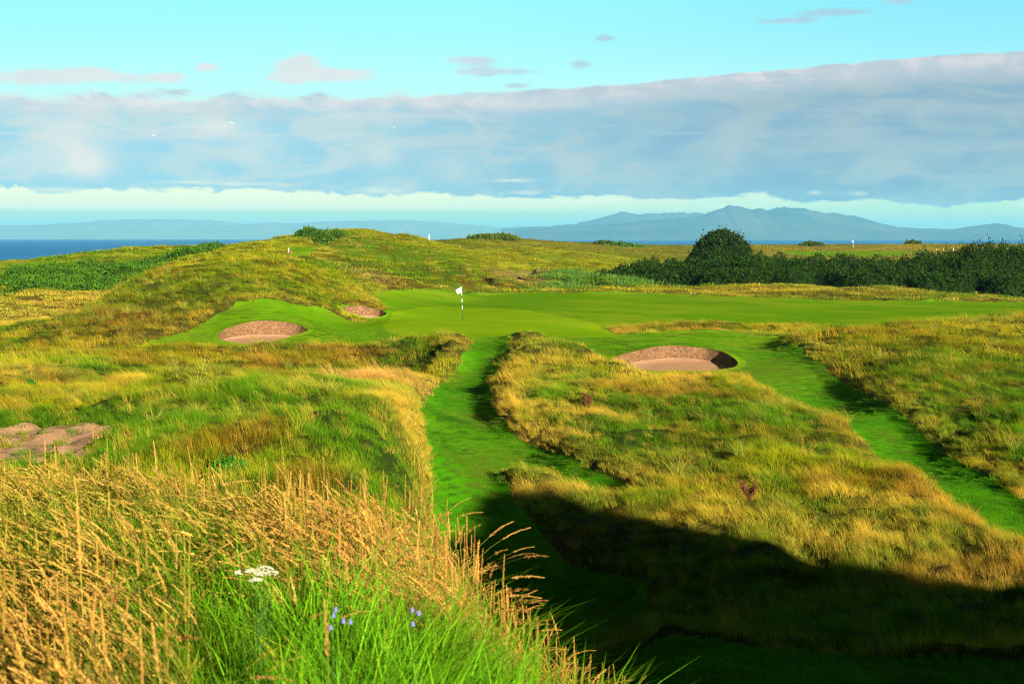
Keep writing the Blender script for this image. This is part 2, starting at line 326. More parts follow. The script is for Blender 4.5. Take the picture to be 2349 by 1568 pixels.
# ------------------------------------------------------------------ mesh tools
def mesh_obj(name, verts, faces, mats, parent=None, smooth=False, coll=None, fmat=None, colors=None):
    me = bpy.data.meshes.new(name)
    verts = np.asarray(verts, np.float32)
    me.vertices.add(len(verts)); me.vertices.foreach_set('co', verts.ravel())
    if isinstance(faces, np.ndarray):
        k = faces.shape[1]; n = len(faces)
        me.loops.add(n * k); me.loops.foreach_set('vertex_index', faces.astype(np.int32).ravel())
        me.polygons.add(n); me.polygons.foreach_set('loop_start', np.arange(0, n * k, k, dtype=np.int32))
        if fmat is not None: me.polygons.foreach_set('material_index', np.asarray(fmat, np.int32))
    else:
        fl = [i for f in faces for i in f]; n = len(faces)
        st = np.cumsum([0] + [len(f) for f in faces])[:-1].astype(np.int32)
        me.loops.add(len(fl)); me.loops.foreach_set('vertex_index', np.array(fl, np.int32))
        me.polygons.add(n); me.polygons.foreach_set('loop_start', st)
        if fmat is not None: me.polygons.foreach_set('material_index', np.asarray(fmat, np.int32))
    me.update(calc_edges=True); me.validate()
    if smooth: me.polygons.foreach_set('use_smooth', np.ones(len(me.polygons), bool))
    for m in (mats if isinstance(mats, (list, tuple)) else [mats]): me.materials.append(m)
    if colors:
        for nm, col in colors.items():
            at = me.color_attributes.new(nm, 'FLOAT_COLOR', 'POINT')
            c4 = np.ones((len(verts), 4), np.float32); c4[:, :3] = col
            at.data.foreach_set('color', c4.ravel())
    o = bpy.data.objects.new(name, me)
    if coll is None: C.objects.link(o)
    elif coll is not False: coll.objects.link(o)
    if parent is not None: o.parent = parent
    return o
def tag(o, label=None, cat=None, group=None, kind=None):
    for k, v in (('label', label), ('category', cat), ('group', group), ('kind', kind)):
        if v: o[k] = v
    return o
def empty(name, loc, label=None, cat=None, group=None):
    o = bpy.data.objects.new(name, None); C.objects.link(o); o.location = loc; o.empty_display_size = .2
    return tag(o, label, cat, group)
def tube(path, radii, n=8, cap=True):
    path = [Vector(p) for p in path]; vs, fs = [], []
    for i, p in enumerate(path):
        d = (path[min(i + 1, len(path) - 1)] - path[max(i - 1, 0)]).normalized()
        a = d.orthogonal().normalized() if i == 0 else (a - d * a.dot(d)).normalized()
        b = d.cross(a); r = radii[i] if hasattr(radii, '__len__') else radii
        for k in range(n):
            t = 2 * math.pi * k / n; vs.append(tuple(p + a * (math.cos(t) * r) + b * (math.sin(t) * r)))
    for i in range(len(path) - 1):
        for k in range(n):
            fs.append((i * n + k, i * n + (k + 1) % n, (i + 1) * n + (k + 1) % n, (i + 1) * n + k))
    if cap: fs.append(tuple(range(n))[::-1]); fs.append(tuple((len(path) - 1) * n + k for k in range(n)))
    return vs, fs
def merge(*parts):
    vs, fs = [], []
    for v, f in parts:
        o = len(vs); vs += [tuple(x) for x in v]; fs += [tuple(i + o for i in g) for g in f]
    return vs, fs

# ------------------------------------------------------------------ colour of the rough at a place
GRE = np.array([.072, .175, .003]); OLV = np.array([.225, .250, .004]); STR = np.array([.42, .305, .045])
BRN = np.array([.14, .080, .006]); PNK = np.array([.40, .22, .10]); LUSH = np.array([.085, .24, .004])
# (u, depth, radius u, radius ln depth, colour, weight)
PATCH = [
 (780, 66, 190, .06, PNK, .8), (980, 64, 60, .05, PNK, .5), (60, 62, 130, .06, STR, .6), (330, 50, 260, .03, STR, .6), (430, 47, 120, .05, OLV, .6), (830, 57, 150, .05, LUSH, .9),
 (300, 38, 330, .16, GRE, .6), (700, 40, 200, .12, GRE, .45), (930, 43, 90, .10, STR, .9), (880, 48, 70, .05, STR, .7),
 (300, 92, 260, .13, BRN, .7), (480, 112, 160, .08, OLV, .5), (620, 112, 100, .08, OLV, .4), (700, 106, 120, .05, GRE, .6), (750, 118, 110, .07, OLV, .8),
 (600, 79, 420, .05, BRN, .6), (150, 78, 200, .05, OLV, .5), (60, 130, 220, .16, STR, .65), (250, 150, 160, .06, STR, .7), (150, 165, 160, .05, OLV, .5),
 (100, 215, 400, .14, LUSH, .45), (620, 190, 160, .14, OLV, .8), (830, 150, 70, .08, PNK, .55), (1210, 205, 70, .04, PNK, .75), (1220, 190, 60, .04, PNK, .5),
 (1130, 300, 500, .35, OLV, .75), (1350, 200, 80, .06, LUSH, .7), (1500, 165, 260, .05, OLV, .4), (1800, 168, 420, .06, STR, .5), (1900, 160, 300, .04, BRN, .45), (1600, 172, 170, .03, BRN, .6),
 (1900, 450, 700, .35, STR, .45), (2200, 500, 300, .2, STR, .4),
 (1250, 72, 70, .05, STR, .55), (1180, 63, 50, .12, STR, .6), (1270, 62, 90, .09, LUSH, .6), (1420, 64, 60, .05, STR, .5), (1560, 62, 60, .06, STR, .5), (1700, 50, 200, .12, GRE, .6), (1450, 55, 160, .09, BRN, .15),
 (1500, 45, 140, .04, STR, .5), (1300, 43, 110, .04, STR, .6), (1650, 38, 200, .06, STR, .45), (2000, 35, 260, .08, STR, .6), (2280, 31, 160, .07, STR, .6), (2000, 46, 200, .05, OLV, .5),
 (2050, 66, 230, .10, BRN, .3), (2120, 62, 300, .15, GRE, .6), (2250, 55, 200, .10, GRE, .4), (2200, 76, 200, .06, OLV, .5), (2300, 84, 150, .05, STR, .4), (2050, 52, 60, .04, STR, .5), (1600, 104, 220, .02, BRN, .5),
]
def tintcol(x, y, jitter=0.0):
    q, Y = qY(x, y); l = np.log(Y)
    f1 = fbm(x / 5.5, y / 7., 101, 3); f2 = fbm(x / 1.3, y / 1.6, 111, 2); f3 = fbm(x / 11., y / 13., 121, 3)
    farf = sm(100, 220, Y)
    f1 = f1 * (1 - farf) + fbm(x / 16., y / 22., 131, 3) * farf
    w_g = sm(.66, .46, f1 * .65 + f2 * .35)
    c = OLV[None] * (1 - w_g[:, None]) + GRE[None] * w_g[:, None]
    w_s = sm(.57, .76, f3 * .5 + f2 * .5) * .85; c = c * (1 - w_s[:, None]) + STR * w_s[:, None]
    w_b = sm(.58, .74, fbm(x / 2.7, y / 3.3, 141, 2)) * .8; c = c * (1 - w_b[:, None]) + BRN * w_b[:, None]
    for (u, Yc, ru, rl, col, w) in PATCH:
        k = np.exp(-((q - u) / ru) ** 2 - ((l - math.log(Yc)) / rl) ** 2) * w
        k = k * sm(.15, .6, .35 + .65 * fbm(x / 1.1, y / 1.4, 151, 2) * 1.2)
        c = c * (1 - k[:, None]) + col * k[:, None]
    e = msk(MOWW, x, y)                          # straw-coloured rims where the mower stops
    rim = sm(.03, .3, e) * .34 * (1 - farf)
    c = c * (1 - rim[:, None]) + (STR * .8 + OLV * .3) * rim[:, None]
    if jitter:
        c = c * (1 + jitter * (RS.rand(len(x), 1) - .5)) * (1 + .3 * jitter * (RS.rand(len(x), 3) - .5))
        pick = RS.rand(len(x)); c = np.where((pick > .9)[:, None], c * .4 + STR * .6, c); c = np.where((pick < .08)[:, None], c * .5 + GRE * .5, c)
    return c

# ------------------------------------------------------------------ ground mesh: rings around the viewpoint, finer where it is looked at
AZ = math.degrees(math.atan(1180 / F))
az = np.concatenate([np.arange(-180, -24, 3.0), np.arange(-24, -AZ - 1, .35), np.arange(-AZ - 1, AZ + 1, .052 if not PREVIEW else .12), np.arange(AZ + 1, 24, .35), np.arange(24, 70, .8), np.arange(70, 180, 3.0)])
rr = [1.2]
while rr[-1] < 2600:
    r = rr[-1]
    k = 1 if not PREVIEW else 2
    rr.append(r + k * (.011 * r if r < 11 else min(.0042 * r, .2) if r < 55 else .32 if r < 130 else .35 + (r - 130) * .0045))
rr = np.array(rr)
A, Rr = np.meshgrid(np.radians(az), rr, indexing='ij')
gx, gy = Rr * np.sin(A), Rr * np.cos(A)
gz = height(gx.ravel(), gy.ravel()).reshape(gx.shape)
nA, nR = gx.shape
verts = np.stack([gx.ravel(), gy.ravel(), gz.ravel() + ZC], 1)
verts = np.vstack([verts, [[0, 0, ZC - 1.75]]])
idx = np.arange(nA * nR).reshape(nA, nR)
i2 = np.roll(idx, -1, axis=0)
quads = np.stack([idx[:, :-1], idx[:, 1:], i2[:, 1:], i2[:, :-1]], -1).reshape(-1, 4)
cx = gx.ravel()[quads].mean(1); cy = gy.ravel()[quads].mean(1)
inb = np.zeros(nA * nR, bool)
for b in BUNKERS:
    rho, _ = bunker_rho(b, gx.ravel(), gy.ravel()); inb |= rho < 1.04
keep = ~inb[quads].any(1)
quads, cx, cy = quads[keep], cx[keep], cy[keep]
ismow = msk(MOW, cx, cy) > .5; isgrn = (msk(GRNS, cx, cy) > .5) & ismow
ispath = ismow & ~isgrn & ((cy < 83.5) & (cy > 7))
isfair = ismow & ~isgrn & ~ispath
M_GROUND = mat_ground()
M_FAIR = mat_turf('fairway_turf', (.112, .255, .004), (.21, .28, .010), (.068, .195, .003), .05, .45)
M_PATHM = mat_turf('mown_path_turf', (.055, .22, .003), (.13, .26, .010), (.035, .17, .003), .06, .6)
M_GREEN = mat_turf('putting_turf', (.175, .315, .004), (.235, .33, .010), (.13, .275, .003), .03, .2)
def sub(name, q, mat, tint=False):
    u, inv = np.unique(q, return_inverse=True)
    vv = verts[u]; cols = None
    if tint: cols = {'tint': tintcol(vv[:, 0], vv[:, 1]) * (.38 + .42 * sm(110, 220, vv[:, 1]))[:, None]}  # ground colour darkened for the shade between tufts, less so far off
    o = mesh_obj(name, vv, inv.reshape(q.shape), mat, smooth=True, colors=cols)
    o['kind'] = 'structure'; return o
capf = np.array([[idx[i, 0], idx[(i + 1) % nA, 0], nA * nR, nA * nR] for i in range(nA)])
def bare_raw(x, y):
    q, Y = qY(x, y); m = np.zeros(len(x))
    for (u, Yc, ru, rl) in ((85, 38.6, 215, .085), (1215, 203, 28, .02), (1225, 188, 34, .014)):
        d = ((q - u) / ru) ** 2 + ((np.log(np.maximum(Y, 1)) - math.log(Yc)) / rl) ** 2
        sc_ = .8 if Yc < 100 else 4.
        d = d + 2.6 * (fbm(x / sc_, y / sc_, 77, 4) - .5)
        m = np.maximum(m, sm(1.15, .85, d) * (y > 5))
    return m
isbare = (bare_raw(cx, cy) > .5) & ~ismow
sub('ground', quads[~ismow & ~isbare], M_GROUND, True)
SANDM = mat_sand(); sub('sand', quads[isbare], SANDM)
tri = np.array([[idx[i, 0], idx[(i + 1) % nA, 0], nA * nR] for i in range(nA)])
uu, inv = np.unique(tri, return_inverse=True)
o = mesh_obj('ground_underfoot', verts[uu], inv.reshape(tri.shape), M_GROUND, smooth=True, colors={'tint': np.tile(OLV * .6, (len(uu), 1))}); o['kind'] = 'structure'
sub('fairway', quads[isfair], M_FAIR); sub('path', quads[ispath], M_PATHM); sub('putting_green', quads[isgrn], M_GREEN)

# ------------------------------------------------------------------ bunkers
M_SAND, M_REV = mat_sand(), mat_revet()
BL = ['pink sand bunker cut into the slope on the far left of the green', 'small deep bunker with dark right rim below the tall dune', 'large oval sand bunker half in shade, right of the grassy island mound']
for b, lab in zip(BUNKERS, BL):
    nth = 160
    th = np.linspace(0, 2 * math.pi, nth, endpoint=False)
    def ring(rho, zfun):
        k = rho * (1 + .045 * np.sin(2 * th + 1) + .035 * np.sin(3 * th + b['u']) + .014 * np.sin(7 * th + 2) + .008 * np.sin(13 * th))
        ex, ey = np.cos(th) * k * b['a'], np.sin(th) * k * b['b']
        c, s = math.cos(b['rot']), math.sin(b['rot'])
        x = b['x'] + ex * c - ey * s; y = b['Y'] + ex * s + ey * c
        return x, y, zfun(x, y)
    base = empty('sand_bunker', (b['x'], b['Y'], ZC + b['floor']), lab, 'bunker', 'sand bunkers round the green')
    org = np.array([b['x'], b['Y'], ZC + b['floor']])
    hx, hy, hz = ring(1.0, lambda x, y: height(x, y))
    def build(name, rings, mat, closed=False):
        vs = np.concatenate([np.stack(r_, 1) for r_ in rings]); vs[:, 2] += ZC; vs = vs - org
        fs = []
        for i in range(len(rings) - 1):
            for k in range(nth): fs.append((i * nth + k, i * nth + (k + 1) % nth, (i + 1) * nth + (k + 1) % nth, (i + 1) * nth + k))
        if closed: fs.append(tuple((len(rings) - 1) * nth + k for k in range(nth)))
        return mesh_obj(name, vs, fs, mat, parent=base, smooth=True)
    fl = b['floor']
    tilt = lambda y: .085 * (y - b['Y'])
    def wallz(t): return lambda x, y: fl + tilt(y) + np.maximum(hz - .06 - fl - tilt(y), 0.02) * t + .05 * (fbm(x * 3, y * 3, 5, 2) - .5) * (t < 1) + .0 * x
    wall = [ring(1.0, lambda x, y: hz + .02)] + [ring(r_, wallz(t)) for r_, t in ((.992, .93), (.984, .8), (.974, .65), (.962, .48), (.948, .32), (.928, .18), (.90, .08), (.86, .03))]
    build('bunker_wall', wall, M_REV)
    sand = [ring(r_, lambda x, y, r_=r_: fl + tilt(y) + .02 + .05 * (fbm(x * 1.2, y * 1.2, 9, 2) - .5) + (.10 if r_ > .91 else .04 if r_ > .86 else 0)) for r_ in (.92, .87, .80, .6, .4, .2, .05)]
    build('sand', sand, M_SAND, True)
    lip = [ring(1.17, lambda x, y: height(x, y) - .05), ring(1.13, lambda x, y: height(x, y) + .008), ring(1.05, lambda x, y: height(x, y) + .014), ring(.996, lambda x, y: hz + .024)]
    build('turf_lip', lip, M_FAIR)

# ------------------------------------------------------------------ grass sources
def blade(vs, fs, col, base, dirx, h, w, bend, shade, tipshade, segs=3, twist=0.0):
    """one curved tapering blade: base point, lean direction (angle), height, width, bend"""
    ca, sa = math.cos(dirx), math.sin(dirx)
    px, py = -math.sin(dirx + twist), math.cos(dirx + twist)
    o = len(vs)
    for i in range(segs + 1):
        t = i / segs
        d = bend * t ** 1.8 * h; z = h * (t - .32 * bend * t * t)
        ww = w * (1 - t) ** .7 * .5
        s = tuple(shade[k] * (1 - t) + tipshade[k] * t for k in range(3))
        cx_, cy_ = base[0] + ca * d, base[1] + sa * d
        if i < segs:
            vs.append((cx_ + px * ww, cy_ + py * ww, z)); vs.append((cx_ - px * ww, cy_ - py * ww, z)); col += [s, s]
        else: vs.append((cx_, cy_, z)); col.append(s)
    for i in range(segs - 1): fs.append((o + 2 * i, o + 2 * i + 1, o + 2 * i + 3, o + 2 * i + 2))
    fs.append((o + 2 * segs - 2, o + 2 * segs - 1, o + 2 * segs))
def seedhead(vs, fs, col, p0, p1, width, shade, n=16, rnd=random):
    """a feathery panicle of small spikelets along the stem end p0->p1"""
    p0, p1 = Vector(p0), Vector(p1); ax = (p1 - p0); L = ax.length; ax.normalize()
    a = ax.orthogonal().normalized(); b = ax.cross(a)
    for i in range(n):
        t = i / n; an = rnd.uniform(0, 2 * math.pi)
        r = width * math.sin(math.pi * min(1, t * .9 + .12)) * rnd.uniform(.5, 1.1)
        q0 = p0 + ax * (L * t); sd = a * math.cos(an) + b * math.sin(an)
        q1 = q0 + sd * r + ax * (L * rnd.uniform(.12, .2))
        side = sd.cross(ax) * (width * .17 + .0006)
        mid = (q0 + q1) / 2
        o = len(vs); vs += [tuple(q0), tuple(mid + side), tuple(q1), tuple(mid - side)]
        k = rnd.uniform(.75, 1.25); col += [tuple(s * k for s in shade)] * 4; fs.append((o, o + 1, o + 2, o + 3))
def stalk(vs, fs, col, base, ang, h, bend, w, shade, headlen, headw, hs, n=16, segs=6):
    ca, sa = math.cos(ang), math.sin(ang); pts_ = []
    for i in range(segs + 1):
        t = i / segs
        d = bend * t ** 2.2 * h; z = h * (t - .35 * bend * t ** 2.4)
        pts_.append(Vector((base[0] + ca * d, base[1] + sa * d, z)))
    # two crossed ribbons as stem
    for (px, py) in ((-sa, ca), (ca, sa)):
        o = len(vs)
        for i, p in enumerate(pts_):
            ww = w * (1 - .5 * i / segs) * .5; vs += [(p.x + px * ww, p.y + py * ww, p.z), (p.x - px * ww, p.y - py * ww, p.z)]; col += [shade, shade]
        for i in range(segs): fs.append((o + 2 * i, o + 2 * i + 1, o + 2 * i + 3, o + 2 * i + 2))
    # seed head bends on from the tip
    d = (pts_[-1] - pts_[-2]).normalized(); p = pts_[-1]; nseg = 3
    for k in range(nseg):
        d2 = (d + Vector((ca, sa, -.25)) * (.22 * bend * (k + 1))).normalized(); q = p + d2 * (headlen / nseg)
        taper = (1.0, .85, .55)[k]
        seedhead(vs, fs, col, p, q, headw * taper, hs, n // nseg); p = q; d = d2
WIND = math.pi * .97      # stems lean towards the left
SRC = bpy.data.collections.new('grass_sources')      # not linked to the scene: only the geometry of the tufts
def make_src(name, mat, fn, coll):
    vs, fs, col = [], [], []; fn(vs, fs, col)
    return mesh_obj(name, vs, fs, mat, coll=coll, colors={'shade': np.array(col)})
def sh(k, r=1.0, g=1.0, b=1.0): return (k * r, k * g, k * b)
def tuft_fn(seed, n, rad, h0, h1, w, lean=.5, stalks=0, gold=.25, segs=3):
    def fn(vs, fs, col):
        rn = random.Random(seed)
        for i in range(n):
            a = rn.uniform(0, 2 * math.pi); rr_ = rad * math.sqrt(rn.random())
            k = rn.uniform(.65, 1.3); g = rn.random() < gold
            s = sh(k, 1.45, 1.2, .9) if g else sh(k)
            ang = a + rn.uniform(-.8, .8) if rn.random() < .82 else WIND + rn.uniform(-.9, .9)
            blade(vs, fs, col, (math.cos(a) * rr_, math.sin(a) * rr_), ang, rn.uniform(h0, h1), w * rn.uniform(.7, 1.3), lean * rn.uniform(.3, 1.5), sh(k * .85), s, segs, rn.uniform(-1, 1))
        for i in range(stalks):
            a = rn.uniform(0, 2 * math.pi); rr_ = rad * math.sqrt(rn.random()); k = rn.uniform(.9, 1.5)
            random.seed(seed * 50 + i)
            stalk(vs, fs, col, (math.cos(a) * rr_, math.sin(a) * rr_), WIND + rn.uniform(-.9, .9), h1 * rn.uniform(1.0, 1.45), rn.uniform(.15, .55), w * .5, sh(k, 1.35, 1.15, 1.0), h1 * .3, w * 1.3, sh(k, 1.55, 1.2, 1.3), 6, 3)
    return fn

def scatter(name, coll, pos, rotz, scl, tint, which, label=None, tilt=None):
    """one object of kind stuff: points that carry instances of the tufts of one collection"""
    n = len(pos)
    me = bpy.data.meshes.new(name); me.vertices.add(n); me.vertices.foreach_set('co', np.asarray(pos, np.float32).ravel())
    def add(nm, ty, data, key):
        a = me.attributes.new(nm, ty, 'POINT'); a.data.foreach_set(key, np.asarray(data, np.float32 if ty != 'INT' else np.int32).ravel())
    rot = np.zeros((n, 3)); rot[:, 2] = rotz
    if tilt is not None: rot[:, :2] = tilt
    add('rot', 'FLOAT_VECTOR', rot, 'vector'); add('scl', 'FLOAT_VECTOR', scl if np.ndim(scl) == 2 else np.repeat(np.asarray(scl)[:, None], 3, 1), 'vector')
    t4 = np.ones((n, 4)); t4[:, :3] = np.clip(tint, 0, 1); add('tint', 'FLOAT_COLOR', t4, 'color'); add('which', 'INT', which, 'value')
    o = bpy.data.objects.new(name, me); C.objects.link(o)
    ng = bpy.data.node_groups.new(name + '_nodes', 'GeometryNodeTree')
    ng.interface.new_socket('Geometry', in_out='INPUT', socket_type='NodeSocketGeometry'); ng.interface.new_socket('Geometry', in_out='OUTPUT', socket_type='NodeSocketGeometry')
    N = ng.nodes; L = ng.links
    gi = N.new('NodeGroupInput'); go = N.new('NodeGroupOutput')
    ci = N.new('GeometryNodeCollectionInfo'); ci.inputs['Collection'].default_value = coll; ci.inputs['Separate Children'].default_value = True; ci.inputs['Reset Children'].default_value = True
    ip = N.new('GeometryNodeInstanceOnPoints'); ip.inputs['Pick Instance'].default_value = True
    def na(nm, ty):
        a = N.new('GeometryNodeInputNamedAttribute'); a.data_type = ty; a.inputs['Name'].default_value = nm; return a.outputs['Attribute']
    e2r = N.new('FunctionNodeEulerToRotation')
    L.new(gi.outputs[0], ip.inputs['Points']); L.new(ci.outputs[0], ip.inputs['Instance'])
    L.new(na('which', 'INT'), ip.inputs['Instance Index']); L.new(na('rot', 'FLOAT_VECTOR'), e2r.inputs[0]); L.new(e2r.outputs[0], ip.inputs['Rotation'])
    L.new(na('scl', 'FLOAT_VECTOR'), ip.inputs['Scale']); L.new(ip.outputs[0], go.inputs[0])
    md = o.modifiers.new('scatter', 'NODES'); md.node_group = ng
    o['kind'] = 'stuff'
    if label: o['label'] = label
    return o

def area_points(Y0, Y1, dens, q0=-170, q1=2520):
    """points spread evenly over the ground between two depths"""
    wq = (q1 - q0) / F; n = int(dens * wq * (Y1 ** 2 - Y0 ** 2) / 2)
    Y = np.sqrt(RS.uniform(Y0 ** 2, Y1 ** 2, n)); q = RS.uniform(q0, q1, n)
    return (q - 1174.5) / F * Y, Y, q
SAND_SPOTS = [(90, 41.5, 150, .065), (170, 39.6, 60, .03), (1210, 205, 26, .02), (1222, 190, 30, .014)]
bare = bare_raw
if not PREVIEW:
    M_GRASS = mat_leaf('rough_grass_blades', .4)
    CA, CB, CC = (bpy.data.collections.new(n_) for n_ in ('tufts_near', 'tufts_middle', 'tufts_far'))
    for i in range(4): make_src('tuft', M_GRASS, tuft_fn(10 + i, 70, .24, .16, .38, .011, .6, 0, .25), CA)
    for i in range(3): make_src('tuft', M_GRASS, tuft_fn(20 + i, 45, .24, .2, .42, .010, .7, 12, .5), CA)
    for i in range(2): make_src('tuft', M_GRASS, tuft_fn(30 + i, 16, .2, .2, .4, .009, .6, 22, .6), CA)
    for i in range(4): make_src('tuft', M_GRASS, tuft_fn(40 + i, 55, .42, .16, .42, .022, .6, 0, .25, 2), CB)
    for i in range(3): make_src('tuft', M_GRASS, tuft_fn(50 + i, 36, .40, .2, .45, .020, .7, 10, .5, 2), CB)
    for i in range(4): make_src('tuft', M_GRASS, tuft_fn(60 + i, 60, .9, .25, .6, .06, .5, 0, .3, 2), CC)
    def spread(name, coll, nsrc, Y0, Y1, dens, h, label, wispy, sc=(1., 1.), qr=(-170, 2520)):
        x, y, q = area_points(Y0, Y1, dens, *qr)
        m = msk(MOW, x, y); edge = msk(MOWW, x, y)
        k = (m < .3) & (RS.rand(len(x)) > sm(.4, .9, bare(x, y)) * .86)
        for b in BUNKERS: k &= bunker_rho(b, x, y)[0] > 1.10
        if Y0 < 90: k &= ~((x > XU(1200, y)) & (y < 12))
        x, y, q, edge = x[k], y[k], q[k], edge[k]
        z = height(x, y) + ZC - .02
        hn = .35 + .8 * fbm(x / 1.9, y / 1.9, 88, 2) + .55 * fbm(x / .55, y / .55, 89, 1)
        s = h * hn * RS.uniform(.6, 1.3, len(x)) * np.where(RS.rand(len(x)) < .025, 1.45, 1) * (1 - .25 * sm(.25, .5, edge))
        short = sm(.45, .2, msk(MOWS, x, y) * 0 + 1 - np.exp(-((q - 800) / 150) ** 2 - ((np.log(y) - math.log(57)) / .07) ** 2))  # the low grass joining the path
        s = s * (1 - .45 * short)
        tint = tintcol(x, y, .55)
        dead = (tint[:, 0] > tint[:, 1] * 1.02)
        w = np.where((RS.rand(len(x)) < np.where(dead, .75, .25)), RS.randint(wispy, nsrc, len(x)), RS.randint(0, wispy, len(x)))
        sc3 = np.stack([s * sc[0], s * sc[0], s * sc[1]], 1)
        return scatter(name, coll, np.stack([x, y, z], 1), RS.uniform(-.6, .6, len(x)), sc3, tint, w, label)
    nx = 3600; xo, yo = RS.uniform(3.6, 21, nx), RS.uniform(1.5, 17, nx); ko = (xo / yo > .40)      # the tee mound outside the frame
    xo, yo = xo[ko], yo[ko]; scatter('rough_grass', CA, np.stack([xo, yo, height(xo, yo) + ZC - .03], 1), RS.uniform(0, 6.28, len(xo)), RS.uniform(.5, 1.25, len(xo)), tintcol(xo, yo, .5), RS.randint(0, 9, len(xo)), 'rough grass on the tee mound to the right of the viewpoint')
    CT = bpy.data.collections.new('turf_patches')
    for i in range(4): make_src('turf_patch', M_GRASS, tuft_fn(80 + i, 170, .26, .022, .055, .010, .7, 0, .1, 1), CT)
    x, y, q = area_points(11, 97, 13); k = (msk(MOW, x, y) > .5) & (msk(GRNS, x, y) < .4)
    for b in BUNKERS: k &= bunker_rho(b, x, y)[0] > 1.06
    x, y = x[k], y[k]; z = height(x, y) + ZC
    pf_ = sm(70, 84, y)[:, None]; f_ = fbm(x / 2.2, y / 3., 301, 3)[:, None]
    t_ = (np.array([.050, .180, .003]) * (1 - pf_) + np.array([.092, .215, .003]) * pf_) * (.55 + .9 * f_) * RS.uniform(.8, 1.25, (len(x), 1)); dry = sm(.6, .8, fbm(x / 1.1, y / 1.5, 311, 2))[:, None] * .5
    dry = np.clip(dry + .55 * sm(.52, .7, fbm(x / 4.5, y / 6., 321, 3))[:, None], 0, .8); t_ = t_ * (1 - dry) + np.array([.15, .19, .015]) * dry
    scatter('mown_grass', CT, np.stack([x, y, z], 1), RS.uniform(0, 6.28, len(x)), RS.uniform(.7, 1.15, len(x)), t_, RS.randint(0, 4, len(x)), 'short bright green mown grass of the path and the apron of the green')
    spread('rough_grass', CA, 9, 13, 36, 30, .52, 'shaggy mixed green and straw rough grass on the near banks', 4)
    spread('rough_grass', CA, 9, 36, 66, 17, .52, 'mixed green and golden rough grass on the island mound and banks', 4, (1.5, 1.0))
    CM = bpy.data.collections.new('marram_tussocks')
    for i in range(4): make_src('marram', M_GRASS, tuft_fn(90 + i, 90, .20, .35, .95, .016, 1.3, 0, .3, 4), CM)
    nm = 330; um = np.concatenate([RS.uniform(120, 640, 170), RS.uniform(1180, 2500, 100), RS.uniform(-50, 980, 60)]); Ym = np.concatenate([RS.uniform(84, 113, 170), RS.uniform(42, 84, 100), RS.uniform(36, 76, 60)])
    xm = (um - 1174.5) / F * Ym; km = (msk(MOWW, xm, Ym) < .05) & (bare(xm, Ym) < .3); xm, Ym = xm[km], Ym[km]
    tm = (np.array([.30, .30, .05])[None] * (1 - RS.rand(len(xm), 1) * .5) + GRE * .4) * RS.uniform(.6, 1.2, (len(xm), 1))
    scatter('marram_grass', CM, np.stack([xm, Ym, height(xm, Ym) + ZC - .05], 1), RS.uniform(0, 6.28, len(xm)), RS.uniform(.45, 1.05, len(xm)), tm, RS.randint(0, 4, len(xm)), 'pale arching marram tussocks dotted over the tall dune and banks')
    spread('rough_grass', CA, 9, 38, 58, 34, .50, 'thick green and straw grass on the steep flank left of the path', 4, (1.3, 1.0), (760, 1000))
    spread('rough_grass', CB, 7, 66, 125, 7, .54, 'rough grass on the dune and banks around the putting green', 4, (1.4, 1.0))
    spread('rough_grass', CC, 4, 125, 330, 1.3, .5, 'olive and straw dune grass on the broken ground behind the green', 2, (1.8, .9))
    spread('rough_grass', CC, 4, 330, 760, .16, .5, 'straw coloured links grass on the far plain before the sea', 2, (4, .7))


